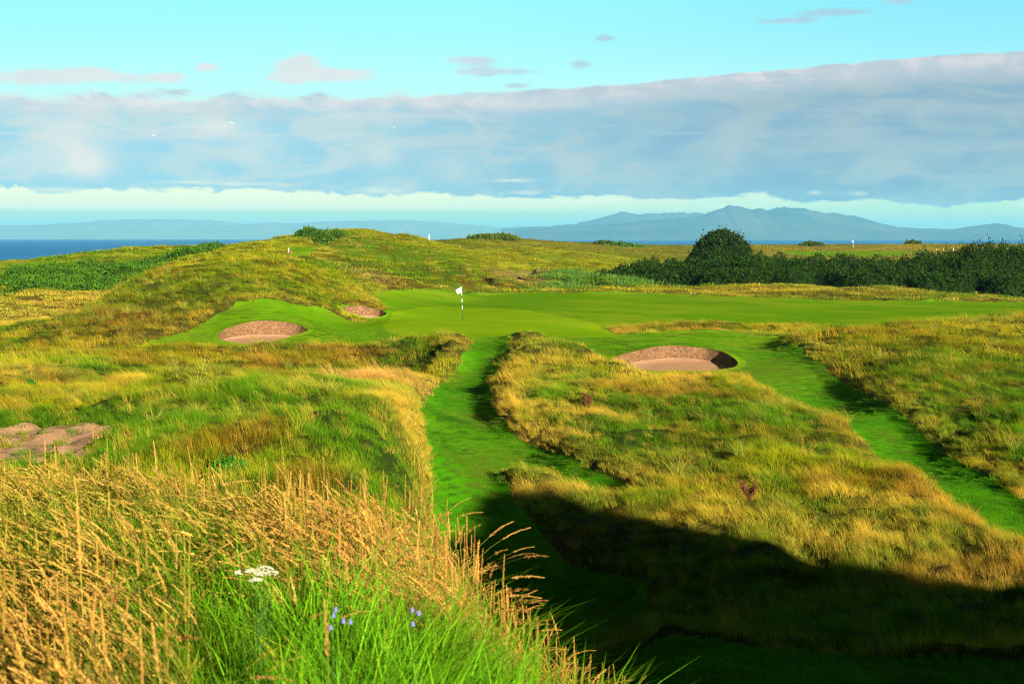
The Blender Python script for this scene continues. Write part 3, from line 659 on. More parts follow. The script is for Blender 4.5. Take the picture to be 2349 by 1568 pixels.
# ------------------------------------------------------------------ foreground: tall stems in front of the camera
def foreground():
    MF = mat_leaf('tall_grass_stems', .35)
    CF = bpy.data.collections.new('stems'); CL = bpy.data.collections.new('leaves')
    for i in range(14):
        def fn(vs, fs, col, i=i):
            random.seed(700 + i); rn = random
            for k in range(2 if i < 10 else 1):
                stalk(vs, fs, col, (rn.uniform(-.02, .02), rn.uniform(-.02, .02)), rn.uniform(-.35, .35), rn.uniform(.46, .60), rn.uniform(.2, .8) if i < 11 else rn.uniform(.0, .2),
                      .0032, (.75, 1.0, .6), rn.uniform(.09, .17), rn.choice([.006, .009, .012, .015]), (1.32, 1.15, 1.0), 135, 7)
            for k in range(3):
                blade(vs, fs, col, (rn.uniform(-.02, .02), rn.uniform(-.02, .02)), rn.uniform(-1.5, 1.5), rn.uniform(.2, .45), .005, rn.uniform(.3, .9), (.5, 1.1, .35), (.8, 1.1, .5), 4)
        make_src('stem', MF, fn, CF)
    for i in range(8):
        def fn(vs, fs, col, i=i):
            rn = random.Random(900 + i)
            for k in range(34):
                a = rn.uniform(0, 2 * math.pi); r_ = .09 * math.sqrt(rn.random()); g = rn.random() < .12; kk = rn.uniform(.6, 1.35)
                blade(vs, fs, col, (math.cos(a) * r_, math.sin(a) * r_), a + rn.uniform(-1.2, 1.2), rn.uniform(.16, .42), rn.uniform(.0035, .0065), rn.uniform(.2, 1.1), sh(kk * .8), sh(kk, 2.4, 1.2, 1.5) if g else sh(kk, 1.2, 1.1, 1), 5, rn.uniform(-1, 1))
        make_src('leaf_tuft', MF, fn, CL)
    edge_x = lambda y: np.interp(y, [4, 5, 6.5, 8, 9, 10, 11, 12, 14, 16], [-.18, .06, .42, .72, .66, .42, .12, -.15, -.7, -1.3])
    def pts_(dens, y0, y1, fr=.0):
        n = int(dens * (y1 - y0) * 6.5); y = RS.uniform(y0, y1, n); x = RS.uniform(-6.0, .9, n)
        k = (x < edge_x(y) - fr + .06 * RS.randn(n)) & (x > -.36 * y - .5); return x[k], y[k]
    def col_mix(x, y, a, b, f): f = f[:, None]; return a * (1 - f) + b * f
    # leaves
    x, y = pts_(85, 4.0, 15.5); z = height(x, y) + ZC - .02
    u = x / y * F + 1174.5
    lush = sm(8.0, 6.2, y) * sm(420, 650, u); n1 = fbm(x / .5, y / .5, 201, 2)
    t = col_mix(x, y, np.array([.085, .175, .004]), np.array([.095, .28, .005]), np.clip(lush + .5 * sm(.5, .7, n1), 0, 1)) * RS.uniform(.7, 1.3, (len(x), 1))
    h = (.72 + .5 * n1) * (1 + .45 * lush) * RS.uniform(.8, 1.2, len(x)) * np.where(y > 11, .8, 1) * (1 - .32 * sm(6.6, 7.4, y) * sm(560, 700, u))
    fl_ = scatter('foreground_grass', CL, np.stack([x, y, z], 1), RS.uniform(0, 6.28, len(x)), np.stack([h * 1.1, h * 1.1, h * 1.15], 1), t, RS.randint(0, 8, len(x)), 'bright green grass leaves at the foot of the tall stems, bottom left')
    # stems
    x, y = pts_(300, 4.2, 14.5, .0); u = x / y * F + 1174.5
    dens = np.clip(.30 + .85 * sm(6.0, 7.0, y) * sm(600, 740, u) + .75 * sm(520, 300, u) * sm(9.5, 6.5, y) + .5 * sm(9, 10.5, y) - .95 * sm(7.3, 6.3, y) * sm(450, 620, u), .03, 1)
    k = RS.rand(len(x)) < dens * (.55 + .9 * fbm(x / .45, y / .6, 211, 2)); x, y, u = x[k], y[k], u[k]
    z = height(x, y) + ZC - .02
    gold = np.clip(sm(.35, .6, fbm(x / .8, y / .9, 221, 2)) * .5 + .75 * sm(6.2, 7.2, y) * sm(11.2, 9.2, y) * sm(620, 850, u) + .6 * sm(500, 250, u) * sm(8, 6, y), 0, 1)
    t = col_mix(x, y, np.array([.17, .19, .016]), np.array([.36, .225, .055]), gold)
    pk = RS.rand(len(x))[:, None]; t = np.where(pk < .22, t * .4 + np.array([.42, .29, .085]) * .6, t); t = np.where(pk > .84, t * .5 + np.array([.12, .17, .01]) * .5, t); t = np.where((pk > .76) & (pk < .84), t * .4 + np.array([.20, .10, .035]) * .6, t)
    t = t * RS.uniform(.7, 1.3, (len(x), 1))
    ang = np.where(u < 600, math.pi * 1.0, math.pi * .98) + RS.normal(0, .5, len(x)) + 2.6 * (RS.rand(len(x)) < .08 + .35 * sm(.35, .05, edge_x(y) - x))
    h = RS.uniform(.72, 1.12, len(x)) * np.where(y > 10.5, .85, 1.0); tall = RS.rand(len(x)) < .006; h = np.where(tall, h * 1.3, h)
    h = h * (.8 + .4 * fbm(x / .7, y / .7, 231, 2))
    which = np.where(tall, RS.randint(11, 14, len(x)), RS.randint(0, 14, len(x)))
    scatter('tall_seeding_grass', CF, np.stack([x, y, z], 1), ang, h, t, which, 'tall wind-blown grass stems with golden seed heads in the left foreground', tilt=RS.normal(0, .07, (len(x), 2)))
    return MF
if not PREVIEW:
    MF = foreground()

# ------------------------------------------------------------------ small plants of the foreground
M_PLANT = mat_leaf('plant_parts', .25, 'GEOMETRY')
def pobj(name, vs, fs, col, parent):
    c = np.array(col); return mesh_obj(name, vs, fs, M_PLANT, parent=parent, colors={'tint': c, 'shade': np.ones_like(c)})
def cpl(vs, fs, col, v, f, c): 
    o = len(vs); vs += [tuple(a) for a in v]; fs += [tuple(i + o for i in g_) for g_ in f]; col += [c] * len(v)
def at(u, v, Y): return Vector((XU(u, Y), Y, zpt(v, Y) + ZC))
def yarrow():
    Y = 5.5; bx = XU(590, Y); org = Vector((bx, Y, H1(bx, Y) + ZC))
    t = empty('yarrow', org, 'yarrow with flat creamy white flower heads among the tall grass, bottom left', 'wildflower')
    rn = random.Random(4); vs, fs, col = [], [], []
    for (u, v_, wpx, dy) in [(540, 1313, 18, .05), (568, 1309, 24, 0), (600, 1303, 36, .03), (618, 1313, 30, .08), (580, 1329, 26, -.06), (592, 1316, 30, .0)]:
        p = at(u, v_, Y + dy) - org; r_ = wpx / F * Y / 2 * 1.12
        v, f = tube([Vector((p.x * .25, p.y * .25, 0)), Vector((p.x * .6, p.y * .6, p.z * .55)), p - Vector((0, 0, .012))], .0018, 5); cpl(vs, fs, col, v, f, (.035, .08, .01))
        fv, ff, fc = [], [], []
        for k in range(46):
            a = rn.uniform(0, 6.28); q = r_ * math.sqrt(rn.random()); cpt = p + Vector((math.cos(a) * q, math.sin(a) * q, .006 - (q / r_) ** 2 * .008 + rn.uniform(-.002, .002)))
            s_ = rn.uniform(.004, .0058); o = len(fv)
            fv.append(tuple(cpt + Vector((0, 0, s_ * .5))))
            for j in range(5): fv.append(tuple(cpt + Vector((math.cos(j * 1.257) * s_, math.sin(j * 1.257) * s_, -.0005))))
            for j in range(5): ff.append((o, o + 1 + j, o + 1 + (j + 1) % 5))
            for j in range(5): ff.append((o + 1 + j, o + 1 + (j + 1) % 5, o)[::-1])
            ff = ff[:-5]; fc += [(.72, .70, .50)] * 6
            v2, f2 = tube([p - Vector((0, 0, .012)), cpt], .0006, 3, False); o = len(fv); fv += v2; ff += [tuple(i + o for i in g_) for g_ in f2]; fc += [(.08, .13, .03)] * len(v2)
        pobj('flower_head', fv, ff, fc, t)
    for k in range(26):      # feathery leaves on the stems
        z = rn.uniform(.05, .5); a = rn.uniform(0, 6.28); blade(vs, fs, col, (0, 0), a, .10, .008, .9, (.05, .12, .02), (.05, .12, .02), 3)
        for i in range(len(vs) - 7, len(vs)): vs[i] = (vs[i][0], vs[i][1], vs[i][2] + z)
    pobj('stem', vs, fs, col, t)
yarrow()
def harebell(bells, base_u, Y, label):
    bx = XU(base_u, Y); org = Vector((bx, Y, H1(bx, Y) + ZC)); t = empty('harebell', org, label, 'wildflower', 'harebells in the bright green grass')
    vs, fs, col = [], [], []
    for (u, v_) in bells:
        p = at(u, v_, Y) - org
        v, f = tube([Vector((p.x * .3, 0, 0)), Vector((p.x * .8, 0, p.z * .6)), p + Vector((0, 0, .014)), p + Vector((.003, 0, .010))], .0009, 4); cpl(vs, fs, col, v, f, (.06, .10, .03))
        prof = [(.001, .007), (.003, .006), (.0045, .001), (.005, -.003), (.007, -.007)]; fv, ff = [], []
        for (r_, z) in prof:
            for j in range(10):
                k = 1.0 if z > -.008 else (1.15 if j % 2 else .8); fv.append((p.x + math.cos(j * .628) * r_ * k, p.y + math.sin(j * .628) * r_ * k, p.z + z * (1 if z > -.008 else (1.2 if j % 2 else .8))))
        for i in range(4):
            for j in range(10): ff.append((i * 10 + j, i * 10 + (j + 1) % 10, (i + 1) * 10 + (j + 1) % 10, (i + 1) * 10 + j))
        pobj('bell_flower', fv, ff, [(.16, .14, .42)] * len(fv), t)
    pobj('stem', vs, fs, col, t)
harebell([(765, 1396), (760, 1409), (783, 1422), (799, 1424), (753, 1437)], 772, 4.9, 'five pale violet harebells low in the grass right of the white yarrow')
harebell([(943, 1397), (958, 1404), (944, 1429)], 950, 4.9, 'three pale violet harebells at the lower edge of the golden stems')

def dock(u, Y, h, spread_, seed, label):
    bx = XU(u, Y); org = Vector((bx, Y, H1(bx, Y) + ZC - .05)); t = empty('dock_plant', org, label, 'wild plant', 'dried dock plants'); rn = random.Random(seed)
    vs, fs, col = [], [], []
    for k in range(6):
        sv, sf, sc_ = [], [], []
        a = rn.uniform(0, 6.28); l = spread_ * rn.uniform(.2, 1); p1 = Vector((math.cos(a) * l, math.sin(a) * l * .6, h * rn.uniform(.65, 1))); v, f = tube([Vector((0, 0, .05)), p1 * .5 + Vector((0, 0, .06)), p1], [.01, .008, .004], 5); cpl(vs, fs, col, v, f, (.10, .035, .012))
        for j in range(90):
            tt = rn.uniform(.35, 1); c = p1 * tt + Vector((0, 0, .06 * (1 - tt))) + Vector((rn.gauss(0, .03), rn.gauss(0, .03), rn.gauss(0, .03))); s_ = rn.uniform(.015, .03)
            d1 = Vector((rn.gauss(0, 1), rn.gauss(0, 1), rn.gauss(0, 1))).normalized() * s_; d2 = d1.orthogonal().normalized() * s_; o = len(sv)
            sv += [tuple(c - d1), tuple(c + d2), tuple(c + d1), tuple(c - d2)]; sf.append((o, o + 1, o + 2, o + 3)); kk = rn.uniform(.6, 1.3); sc_ += [(.11 * kk, .050 * kk, .016 * kk)] * 4
        pobj('seed_head', sv, sf, sc_, t)
    pobj('stem', vs, fs, col, t)
dock(1350, 56.5, .7, .25, 3, 'dark red-brown dock plant standing alone on the middle of the island mound')
dock(1722, 39.5, .6, .42, 5, 'rusty branching dock plant just above the edge of the dark shade')

# ------------------------------------------------------------------ bushes and the tree: many small leaf sprays
M_BUSH = mat_leaf('gorse_foliage', .15, 'GEOMETRY', .2)
def crown(domes, n, size, tint, seed, core=.80, vary=.35):
    """leaf sprays spread through lumpy domes (x, y, z, rx, ry, rz); returns verts, faces, colours"""
    rs = np.random.RandomState(seed); D = np.array(domes, float)
    area = D[:, 3] * D[:, 5]; pick = rs.choice(len(D), n, p=area / area.sum()); d = D[pick]
    v = rs.normal(size=(n, 3)); v[:, 2] = np.abs(v[:, 2]) - .15; v /= np.linalg.norm(v, axis=1)[:, None]
    lump = .74 + .52 * fbm(v[:, 0] * 2.6 + d[:, 0], v[:, 1] * 2.6 + v[:, 2] * 3.1 + d[:, 1], seed, 3)
    rad = lump * (1 - np.abs(rs.normal(0, .11, n))) * np.where(rs.rand(n) < .10, rs.uniform(1.0, 1.22, n), 1)
    c = d[:, :3] + v * d[:, 3:6] * rad[:, None]
    ax = v + rs.normal(0, .75, (n, 3)) + np.array([0, 0, .35]); ax /= np.linalg.norm(ax, axis=1)[:, None]
    sd = np.cross(ax, rs.normal(size=(n, 3))); sd /= np.linalg.norm(sd, axis=1)[:, None]
    L = size * rs.uniform(.6, 1.3, n)[:, None]
    a, b, e = c - sd * L * .32, c + sd * L * .32, c + ax * L
    vs = np.stack([a, b, e], 1).reshape(-1, 3); fs = np.arange(3 * n).reshape(n, 3)
    k = (1 + vary * (rs.rand(n) - .5) * 2) * (.75 + .5 * fbm(c[:, 0] / 1.4, c[:, 1] / 1.4 + c[:, 2], seed + 1, 2))
    yl = (rs.rand(n) < .12)[:, None]
    colr = np.where(yl, np.array(tint) * [1.9, 1.3, 1.0], np.array(tint)) * k[:, None]
    cols = np.repeat(colr, 3, 0)
    # added inner domes in darker leaf colour that keep light from passing straight through
    cv, cf = [], []
    for q in D:
        o = len(vs) + len(cv)
        for i in range(6):
            ph = -.25 + (math.pi / 2 + .25) * i / 5
            for j in range(12): th = j * math.pi / 6; cv.append((q[0] + q[3] * core * math.cos(ph) * math.cos(th), q[1] + q[4] * core * math.cos(ph) * math.sin(th), q[2] + q[5] * core * math.sin(ph)))
        for i in range(5):
            for j in range(12): a_, b_ = i * 12 + j, i * 12 + (j + 1) % 12; cf += [(o + a_, o + b_, o + b_ + 12), (o + a_, o + b_ + 12, o + a_ + 12)]
    vs = np.vstack([vs, np.array(cv)]); fs = np.vstack([fs, np.array(cf)]); cols = np.vstack([cols, np.tile(np.array(tint) * [.8, .6, .8], (len(cv), 1))])
    return vs, fs, cols
def bush_mesh(name, dat, org, parent=None):
    vs, fs, cols = dat
    o = mesh_obj(name, vs - np.array(org), fs, M_BUSH, parent=parent, colors={'tint': cols, 'shade': np.ones_like(cols)})
    if parent is None: o.location = org
    return o
DG = (.009, .028, .0015)
def domes_from(rows, seed, rmin, rmax, depth=1.0):
    """rows: (depth, [(u, v of the top)...]) -> domes whose tops follow that line"""
    rn = random.Random(seed); out_ = []
    for (Y, prof, step) in rows:
        us = [p[0] for p in prof]; u = us[0]
        while u <= us[-1]:
            v_ = float(np.interp(u, us, [p[1] for p in prof])); Yj = Y + rn.uniform(-4, 4); r_ = rn.uniform(rmin, rmax)
            x = XU(u, Yj); g0 = H1(x, Yj) - .3; top = zpt(v_ + rn.uniform(-7, 7), Yj) ; hz_ = max(top - g0, .7)
            out_.append((x, Yj, g0 + ZC, r_, r_ * depth, hz_)); u += step * rn.uniform(.7, 1.3)
    return out_
rt = domes_from([
 (190, [(1390, 634), (1450, 640), (1500, 632), (1560, 618), (1650, 612), (1750, 618), (1850, 628), (1950, 622), (2050, 630), (2150, 625), (2250, 628), (2349, 632), (2480, 630)], 34),
 (200, [(1400, 618), (1500, 608), (1560, 597), (1650, 590), (1750, 598), (1850, 606), (1950, 602), (2050, 604), (2150, 600), (2250, 590), (2349, 590), (2480, 590)], 36),
 (211, [(1430, 606), (1520, 594), (1600, 584), (1700, 576), (1760, 590), (1850, 592), (1950, 594), (2050, 592), (2150, 585), (2220, 572), (2290, 566), (2349, 568), (2480, 570)], 38),
 (224, [(1470, 600), (1540, 590), (1620, 580), (1700, 574), (1750, 584), (1830, 585), (1900, 592), (2000, 589), (2100, 583), (2170, 571), (2230, 560), (2300, 556), (2349, 559), (2480, 562)], 40)], 5, 1.3, 3.0)
o = bush_mesh('gorse_thicket', crown(rt, 190000, .27, DG, 3), (XU(1850, 205), 205, ZC - 5.2)); tag(o, 'broad dark green gorse thicket running across the right behind the green', 'thicket')
o['kind'] = 'stuff'
lt = domes_from([
 (166, [(40, 640), (120, 646), (200, 650), (280, 648)], 26), (174, [(20, 628), (100, 632), (200, 632), (300, 630), (345, 632)], 28),
 (184, [(30, 618), (120, 616), (200, 614), (300, 611), (380, 612)], 28), (194, [(120, 608), (200, 604), (280, 601), (370, 600), (430, 604)], 28), (203, [(330, 598), (380, 586), (430, 575), (480, 568), (505, 576)], 22), (211, [(400, 576), (440, 566), (490, 562)], 22)], 6, 1.5, 2.6)
o = bush_mesh('gorse_thicket', crown(lt, 80000, .25, (.028, .080, .004), 8), (XU(230, 180), 180, ZC - 4)); tag(o, 'mid green low thicket in the hollow left of the tall dune', 'thicket'); o['kind'] = 'stuff'
def bush(u, Y, vtop, wpx, label, tint, n=1500, size=.3, seed=1, lobes=5, cat='bush', group=None, flat=.6):
    rn = random.Random(seed); x0 = XU(u, Y); hw = wpx / 2 / F * Y; g0 = H1(x0, Y); hgt = max(zpt(vtop, Y) - g0, .25)
    dm = []
    for k in range(lobes):
        t = (k + .5) / lobes * 2 - 1; r_ = hw * rn.uniform(.42, .6); dm.append((x0 + t * hw * .62, Y + rn.uniform(-.4, .4) * hw, H1(x0 + t * hw * .62, Y) + ZC - .1, r_, r_, hgt * (1 - .35 * t * t) * rn.uniform(.8, 1.0) + .1))
    base = (x0, Y, g0 + ZC); t_ = empty('gorse_bush', base, label, cat, group)
    bush_mesh('foliage', crown(dm, n, size, tint, seed), base, t_)
    vs, fs = [], []
    for k in range(4):
        a = k * 1.6 + seed; v, f = tube([(0, 0, -.1), (math.cos(a) * hw * .2, math.sin(a) * hw * .2, hgt * .35), (math.cos(a) * hw * .4, math.sin(a) * hw * .3, hgt * .65)], [.05, .035, .015] if Y > 100 else [.02, .012, .006], 6); vs, fs = merge((vs, fs), (v, f))
    mesh_obj('stem', vs, fs, M_BARK, parent=t_); return t_
M_BARK = mat_plain('bark', (.09, .06, .035), .9, .1)
bush(742, 222, 530, 130, 'low dark green bush crowning the highest dune on the skyline', (.028, .075, .006), 5200, .34, 11, 7)
bush(440, 203, 584, 120, 'dark gorse bush spilling down the slope above the left thicket', (.022, .062, .006), 5200, .38, 12, 6)
bush(375, 196, 598, 60, 'small dark gorse bush between the left thicket and the sloping gorse', (.022, .062, .006), 2200, .36, 13, 4)
bush(1130, 405, 538, 120, 'low green scrub on the distant hummock right of the white beacon', (.05, .085, .008), 3500, .6, 14, 6)
bush(1385, 520, 552, 44, 'tiny dark bush on the far plain left of the round tree', (.03, .05, .008), 900, .7, 15, 3)
bush(1430, 470, 556, 90, 'flat green scrub on the far plain just left of the round tree', (.03, .09, .006), 1800, .6, 16, 5)
bush(1862, 560, 554, 60, 'tiny flat dark bush on the far plain right of the round tree', (.03, .055, .008), 900, .8, 17, 4)
bush(2092, 620, 551, 40, 'tiny dark bush on the skyline before the strip of blue sea', (.03, .055, .008), 700, .8, 18, 3)
bush(68, 53, 896, 34, 'small green bush alone in the rough above the bare sand patch', (.03, .12, .008), 1100, .09, 19, 3)
bush(520, 27.5, 1092, 95, 'dark green gorse sprig at the foot of the near left mound', (.022, .10, .006), 2200, .07, 20, 4)

def round_tree():
    Y = 226; x0 = XU(1655, Y); g0 = H1(x0, Y) + ZC; base = (x0, Y, g0)
    t = empty('pine_tree', base, 'dark rounded tree standing above the right gorse thicket against the hills', 'tree')
    zt = zpt(529, Y) + ZC; H_ = zt - g0; px = Y / F
    dm = [(x0, Y, zt - 2.9, 3.0, 3.0, 2.8), (x0 + 1.6, Y + .4, zt - 3.3, 2.2, 2.3, 2.5), (x0 - 1.7, Y - .2, zt - 3.3, 2.0, 2.2, 2.3), (x0 - 1.1, Y + .5, zt - 1.9, 1.1, 1.3, 1.5), (x0 + .4, Y, zt - 1.6, 1.0, 1.2, 1.55), (x0 + 1.9, Y, zt - 2.3, .9, 1, 1.3), (x0 - 2.3, Y - .6, zt - 2.5, .8, 1, 1.1), (x0 + 2.9, Y - .6, zt - 3.1, .8, 1, 1.2),
          (x0 - 3.0, Y - .5, zt - 3.1, 1.0, 1.2, 1.1), (x0 - 3.3, Y, zt - 3.9, .9, 1, .8), (x0 + 3.1, Y, zt - 4.0, 1.1, 1.4, 1.5), (x0 - 1.4, Y - 1, zt - 4.6, 2.4, 2.4, 2.2), (x0 + 1.3, Y - 1, zt - 4.6, 2.5, 2.4, 2.2)]
    bush_mesh('crown', crown(dm, 34000, .30, (.010, .026, .003), 31, .66), base, t)
    v, f = tube([(0, 0, -.3), (.15, 0, H_ * .3), (-.1, .1, H_ * .55)], [.32, .25, .18], 12)
    tr = mesh_obj('trunk', v, f, M_BARK, parent=t)
    for k in range(7):
        a = k * .9; v, f = tube([(0, 0, H_ * (.28 + .04 * k)), (math.cos(a) * 1.2, math.sin(a) * 1.2, H_ * (.5 + .03 * k)), (math.cos(a) * 2.2, math.sin(a) * 2.0, H_ * (.66 + .03 * k))], [.12, .08, .03], 7)
        mesh_obj('branch', v, f, M_BARK, parent=t)
round_tree()
# blue-green lyme grass beside the thicket
if not PREVIEW:
    n = 200; u = np.concatenate([RS.normal(1290, 42, n // 2), RS.normal(1330, 40, n // 4), RS.normal(1440, 38, n // 4)]); Y = np.concatenate([RS.normal(181, 7, n // 2), RS.normal(194, 4, n // 4), RS.normal(181, 3, n // 4)])
    x = (u - 1174.5) / F * Y; z = height(x, Y) + ZC
    t = np.array([.075, .17, .022]) * RS.uniform(.7, 1.3, (n, 1))
    scatter('lyme_grass', CC, np.stack([x, Y, z], 1), RS.uniform(0, 6.28, n), RS.uniform(.8, 1.7, n), t, RS.randint(0, 4, n), 'pale blue-green tufts of dune grass at the left end of the right thicket')

# ------------------------------------------------------------------ flagstick
M_WHITE = mat_plain('white_paint', (.80, .80, .78), .4, .5); M_BLACK = mat_plain('black_paint', (.012, .012, .014), .4, .5)
M_CLOTH = mat_plain('flag_cloth', (.82, .82, .80), .8, .1); M_RED = mat_plain('red_paint', (.60, .03, .04), .4, .5); M_YEL = mat_plain('yellow_paint', (.75, .50, .04), .5, .4)
def flagstick(u, Y, h, label, bands, detail=True, thick=.017, group=None):
    x = XU(u, Y); z = H1(x, Y) + ZC; t = empty('flagstick', (x, Y, z), label, 'golf flag')
    lean = Vector((-.03, 0, 1)).normalized()
    prev = 0.0
    P_ = lambda s_: lean * (h * s_)
    for (s0, s1, blk) in bands:
        v, f = tube([P_(s0), P_(s1)], thick * (1.0 if not blk else 1.04), 12); mesh_obj('pole_section', v, f, M_BLACK if blk else M_WHITE, parent=t)
    # swallow-shaped cloth: hangs from the top of the pole and blows to the left
    top = P_(.995); nu, nv = 14, 12; fw, fh = .40, .38; vs, fs = [], []
    for i in range(nu + 1):
        a = i / nu
        for j in range(nv + 1):
            b = j / nv
            px = -a * fw * (1 - .20 * b) ; pz = -b * fh * (1 - .25 * a) - a * .21 ; py = .045 * math.sin(a * 6 + b * 2.2) * a
            if a > .75: px += (a - .75) * .16 * b
            vs.append((top.x + px, top.y + py, top.z + pz))
    for i in range(nu):
        for j in range(nv): k = i * (nv + 1) + j; fs.append((k, k + 1, k + nv + 2, k + nv + 1))
    fl = mesh_obj('flag', vs, fs, M_CLOTH, parent=t, smooth=True); md = fl.modifiers.new('thickness', 'SOLIDIFY'); md.thickness = .004
    if detail:
        def on(a, b): px = -a * fw * (1 - .20 * b); pz = -b * fh * (1 - .25 * a) - a * .21; return Vector((top.x + px, top.y + .045 * math.sin(a * 6 + b * 2.2) * a - .012, top.z + pz))
        v, f = merge(tube([on(.34, .34), on(.44, .22), on(.58, .30), on(.50, .52), on(.34, .34)], .0075, 6), tube([on(.34, .34), on(.50, .52), on(.54, .75), on(.66, .95)], .0085, 6), tube([on(.40, .38), on(.52, .36)], .006, 6), tube([on(.44, .25), on(.47, .48)], .006, 6))
        mesh_obj('emblem', v, f, M_BLACK, parent=fl)
        v, f = [], []
        for r_, zz in ((.075, .012), (.055, .012), (.055, -.1)):
            for k in range(20): v.append((math.cos(k * .314159) * r_, math.sin(k * .314159) * r_, zz))
        for i in range(2):
            for k in range(20): f.append((i * 20 + k, i * 20 + (k + 1) % 20, (i + 1) * 20 + (k + 1) % 20, (i + 1) * 20 + k))
        mesh_obj('hole_cup', v, f, M_BLACK, parent=t)
flagstick(1061, 108, 2.12, 'white flag with small black emblem on a banded black and white pole',
          [(0, .30, True), (.30, .42, False), (.42, .51, True), (.51, .625, False), (.625, .72, True), (.72, 1.0, False)])
flagstick(1956, 520, 2.3, 'tiny white flag on the far plain in front of the blue sea', [(0, .5, False), (.5, 1, False)], False, .03)
def post(name, u, Y, h, r_, mat, label, cat, group=None, cap=M_WHITE):
    x = XU(u, Y); z = H1(x, Y) + ZC; t = empty(name, (x, Y, z), label, cat, group)
    v, f = merge(tube([(0, 0, -.1), (0, 0, h * .9)], r_, 10)); mesh_obj('shaft', v, f, mat, parent=t)
    v, f = tube([(0, 0, h * .9), (0, 0, h * .97), (0, 0, h)], [r_ * 1.08, r_ * 1.0, r_ * .3], 10); mesh_obj('cap', v, f, cap, parent=t)
post('marker_post', 663, 176, .52, .045, M_WHITE, 'white marker post at the left end of the small raised tee', 'post', None, M_RED)
post('tee_marker', 669, 175, .30, .075, M_RED, 'short red tee marker beside the white post', 'tee marker', None, M_RED)
post('marker_post', 2147, 470, .75, .07, M_WHITE, 'left white post of the three on the far right plain', 'post', 'posts on the far plain')
post('marker_post', 2163, 455, .65, .07, M_YEL, 'yellow post between the two white posts on the far right plain', 'post', 'posts on the far plain', M_YEL)
post('marker_post', 2186, 460, .75, .07, M_WHITE, 'right white post of the three on the far right plain', 'post', 'posts on the far plain')
def beacon():
    Y = 300; x = XU(985, Y); z = H1(x, Y) + ZC + .1; top = zpt(536, Y) + ZC; t = empty('beacon', (x, Y, z), 'small white pointed beacon on the skyline behind the dunes', 'beacon')
    v, f = tube([(0, 0, -.3), (0, 0, .25)], .33, 4); mesh_obj('plinth', v, f, M_WHITE, parent=t)
    h = max(top - z, .7); v, f = tube([(0, 0, .25), (0, 0, h * .8), (0, 0, h)], [.24, .13, .01], 4); mesh_obj('spire', v, f, M_WHITE, parent=t)
beacon()
M_GULL = mat_plain('gull_feathers', (.80, .80, .80), .7, .1); M_GULLG = mat_plain('grey_wing_feathers', (.45, .47, .50), .7, .1)
def gull(u, v_, Y, head, flap, label):
    t = empty('gull', at(u, v_, Y), label, 'bird', 'gulls flying before the cloud bank'); t.rotation_euler = (0, 0, head)
    rings = [(-.30, .01, 0), (-.22, .035, 0), (-.08, .065, -.01), (.06, .07, -.01), (.16, .045, .01), (.22, .042, .02), (.27, .02, .015), (.32, .004, .01)]
    v, f = tube([(a, 0, c) for a, b, c in rings], [b for a, b, c in rings], 10); mesh_obj('body', v, f, M_GULL, parent=t, smooth=True)
    for s_ in (-1, 1):
        vs = []
        for (yy, xf, xb, zz, th) in ((.04, .12, -.10, .02, .02), (.25, .16, -.08, .02 + .20 * flap, .014), (.45, .12, -.06, .02 + .24 * flap, .01), (.68, -.04, -.10, .02 + .12 * flap, .004)):
            vs += [(xf, s_ * yy, zz), (xb, s_ * yy, zz), (xb * .6 + xf * .4, s_ * yy, zz + th)]
        fs = []
        for i in range(3):
            for j in range(3): fs.append((i * 3 + j, i * 3 + (j + 1) % 3, (i + 1) * 3 + (j + 1) % 3, (i + 1) * 3 + j))
        mesh_obj('wing', vs, fs, M_GULLG if flap > 0 else M_GULL, parent=t)
gull(357, 312, 420, .3, 1.0, 'gull lowest and farthest left in the sky')
gull(535, 280, 380, 1.4, -.8, 'second gull from the left, with wings lowered')
gull(663, 258, 380, 1.9, 1.2, 'highest gull, with raised wings, left of centre')
gull(907, 293, 400, 1.2, .9, 'gull farthest right, alone in front of the grey cloud')

# ------------------------------------------------------------------ sea, mountains, haze
def mat_sea():
    m, nt = newmat('sea_water'); p = position(nt)
    mp = nt.nodes.new('ShaderNodeMapping'); mp.inputs['Scale'].default_value = (.010, .03, 1); nt.links.new(p, mp.inputs[0])
    n1 = nnoise(nt, mp.outputs[0], 1.0, 6, .65)
    mp2 = nt.nodes.new('ShaderNodeMapping'); mp2.inputs['Scale'].default_value = (.15, .35, 1); nt.links.new(p, mp2.inputs[0])
    n2 = nnoise(nt, mp2.outputs[0], 1.0, 5, .7)
    c = mix(nt, n1.step(.35, .68), (.006, .10, .33), (.025, .22, .50)); c = mix(nt, n2.step(.6, .8) * .5, c, (.09, .32, .55))
    out(nt, principled(nt, c, .55, .12, bump(nt, n2, 3.0, 1.0))); return m
sx, sy = [], []
g = 40
ys = np.concatenate([[-3000], np.geomspace(150, 52000, g)])
vs = []; fs = []
for yy in ys:
    for xx in np.linspace(-1, 1, 13): vs.append((xx * 30000, yy, 0.0))
for i in range(len(ys) - 1):
    for j in range(12): fs.append((i * 13 + j, i * 13 + j + 1, (i + 1) * 13 + j + 1, (i + 1) * 13 + j))
sea = mesh_obj('sea', vs, fs, mat_sea()); sea['kind'] = 'structure'

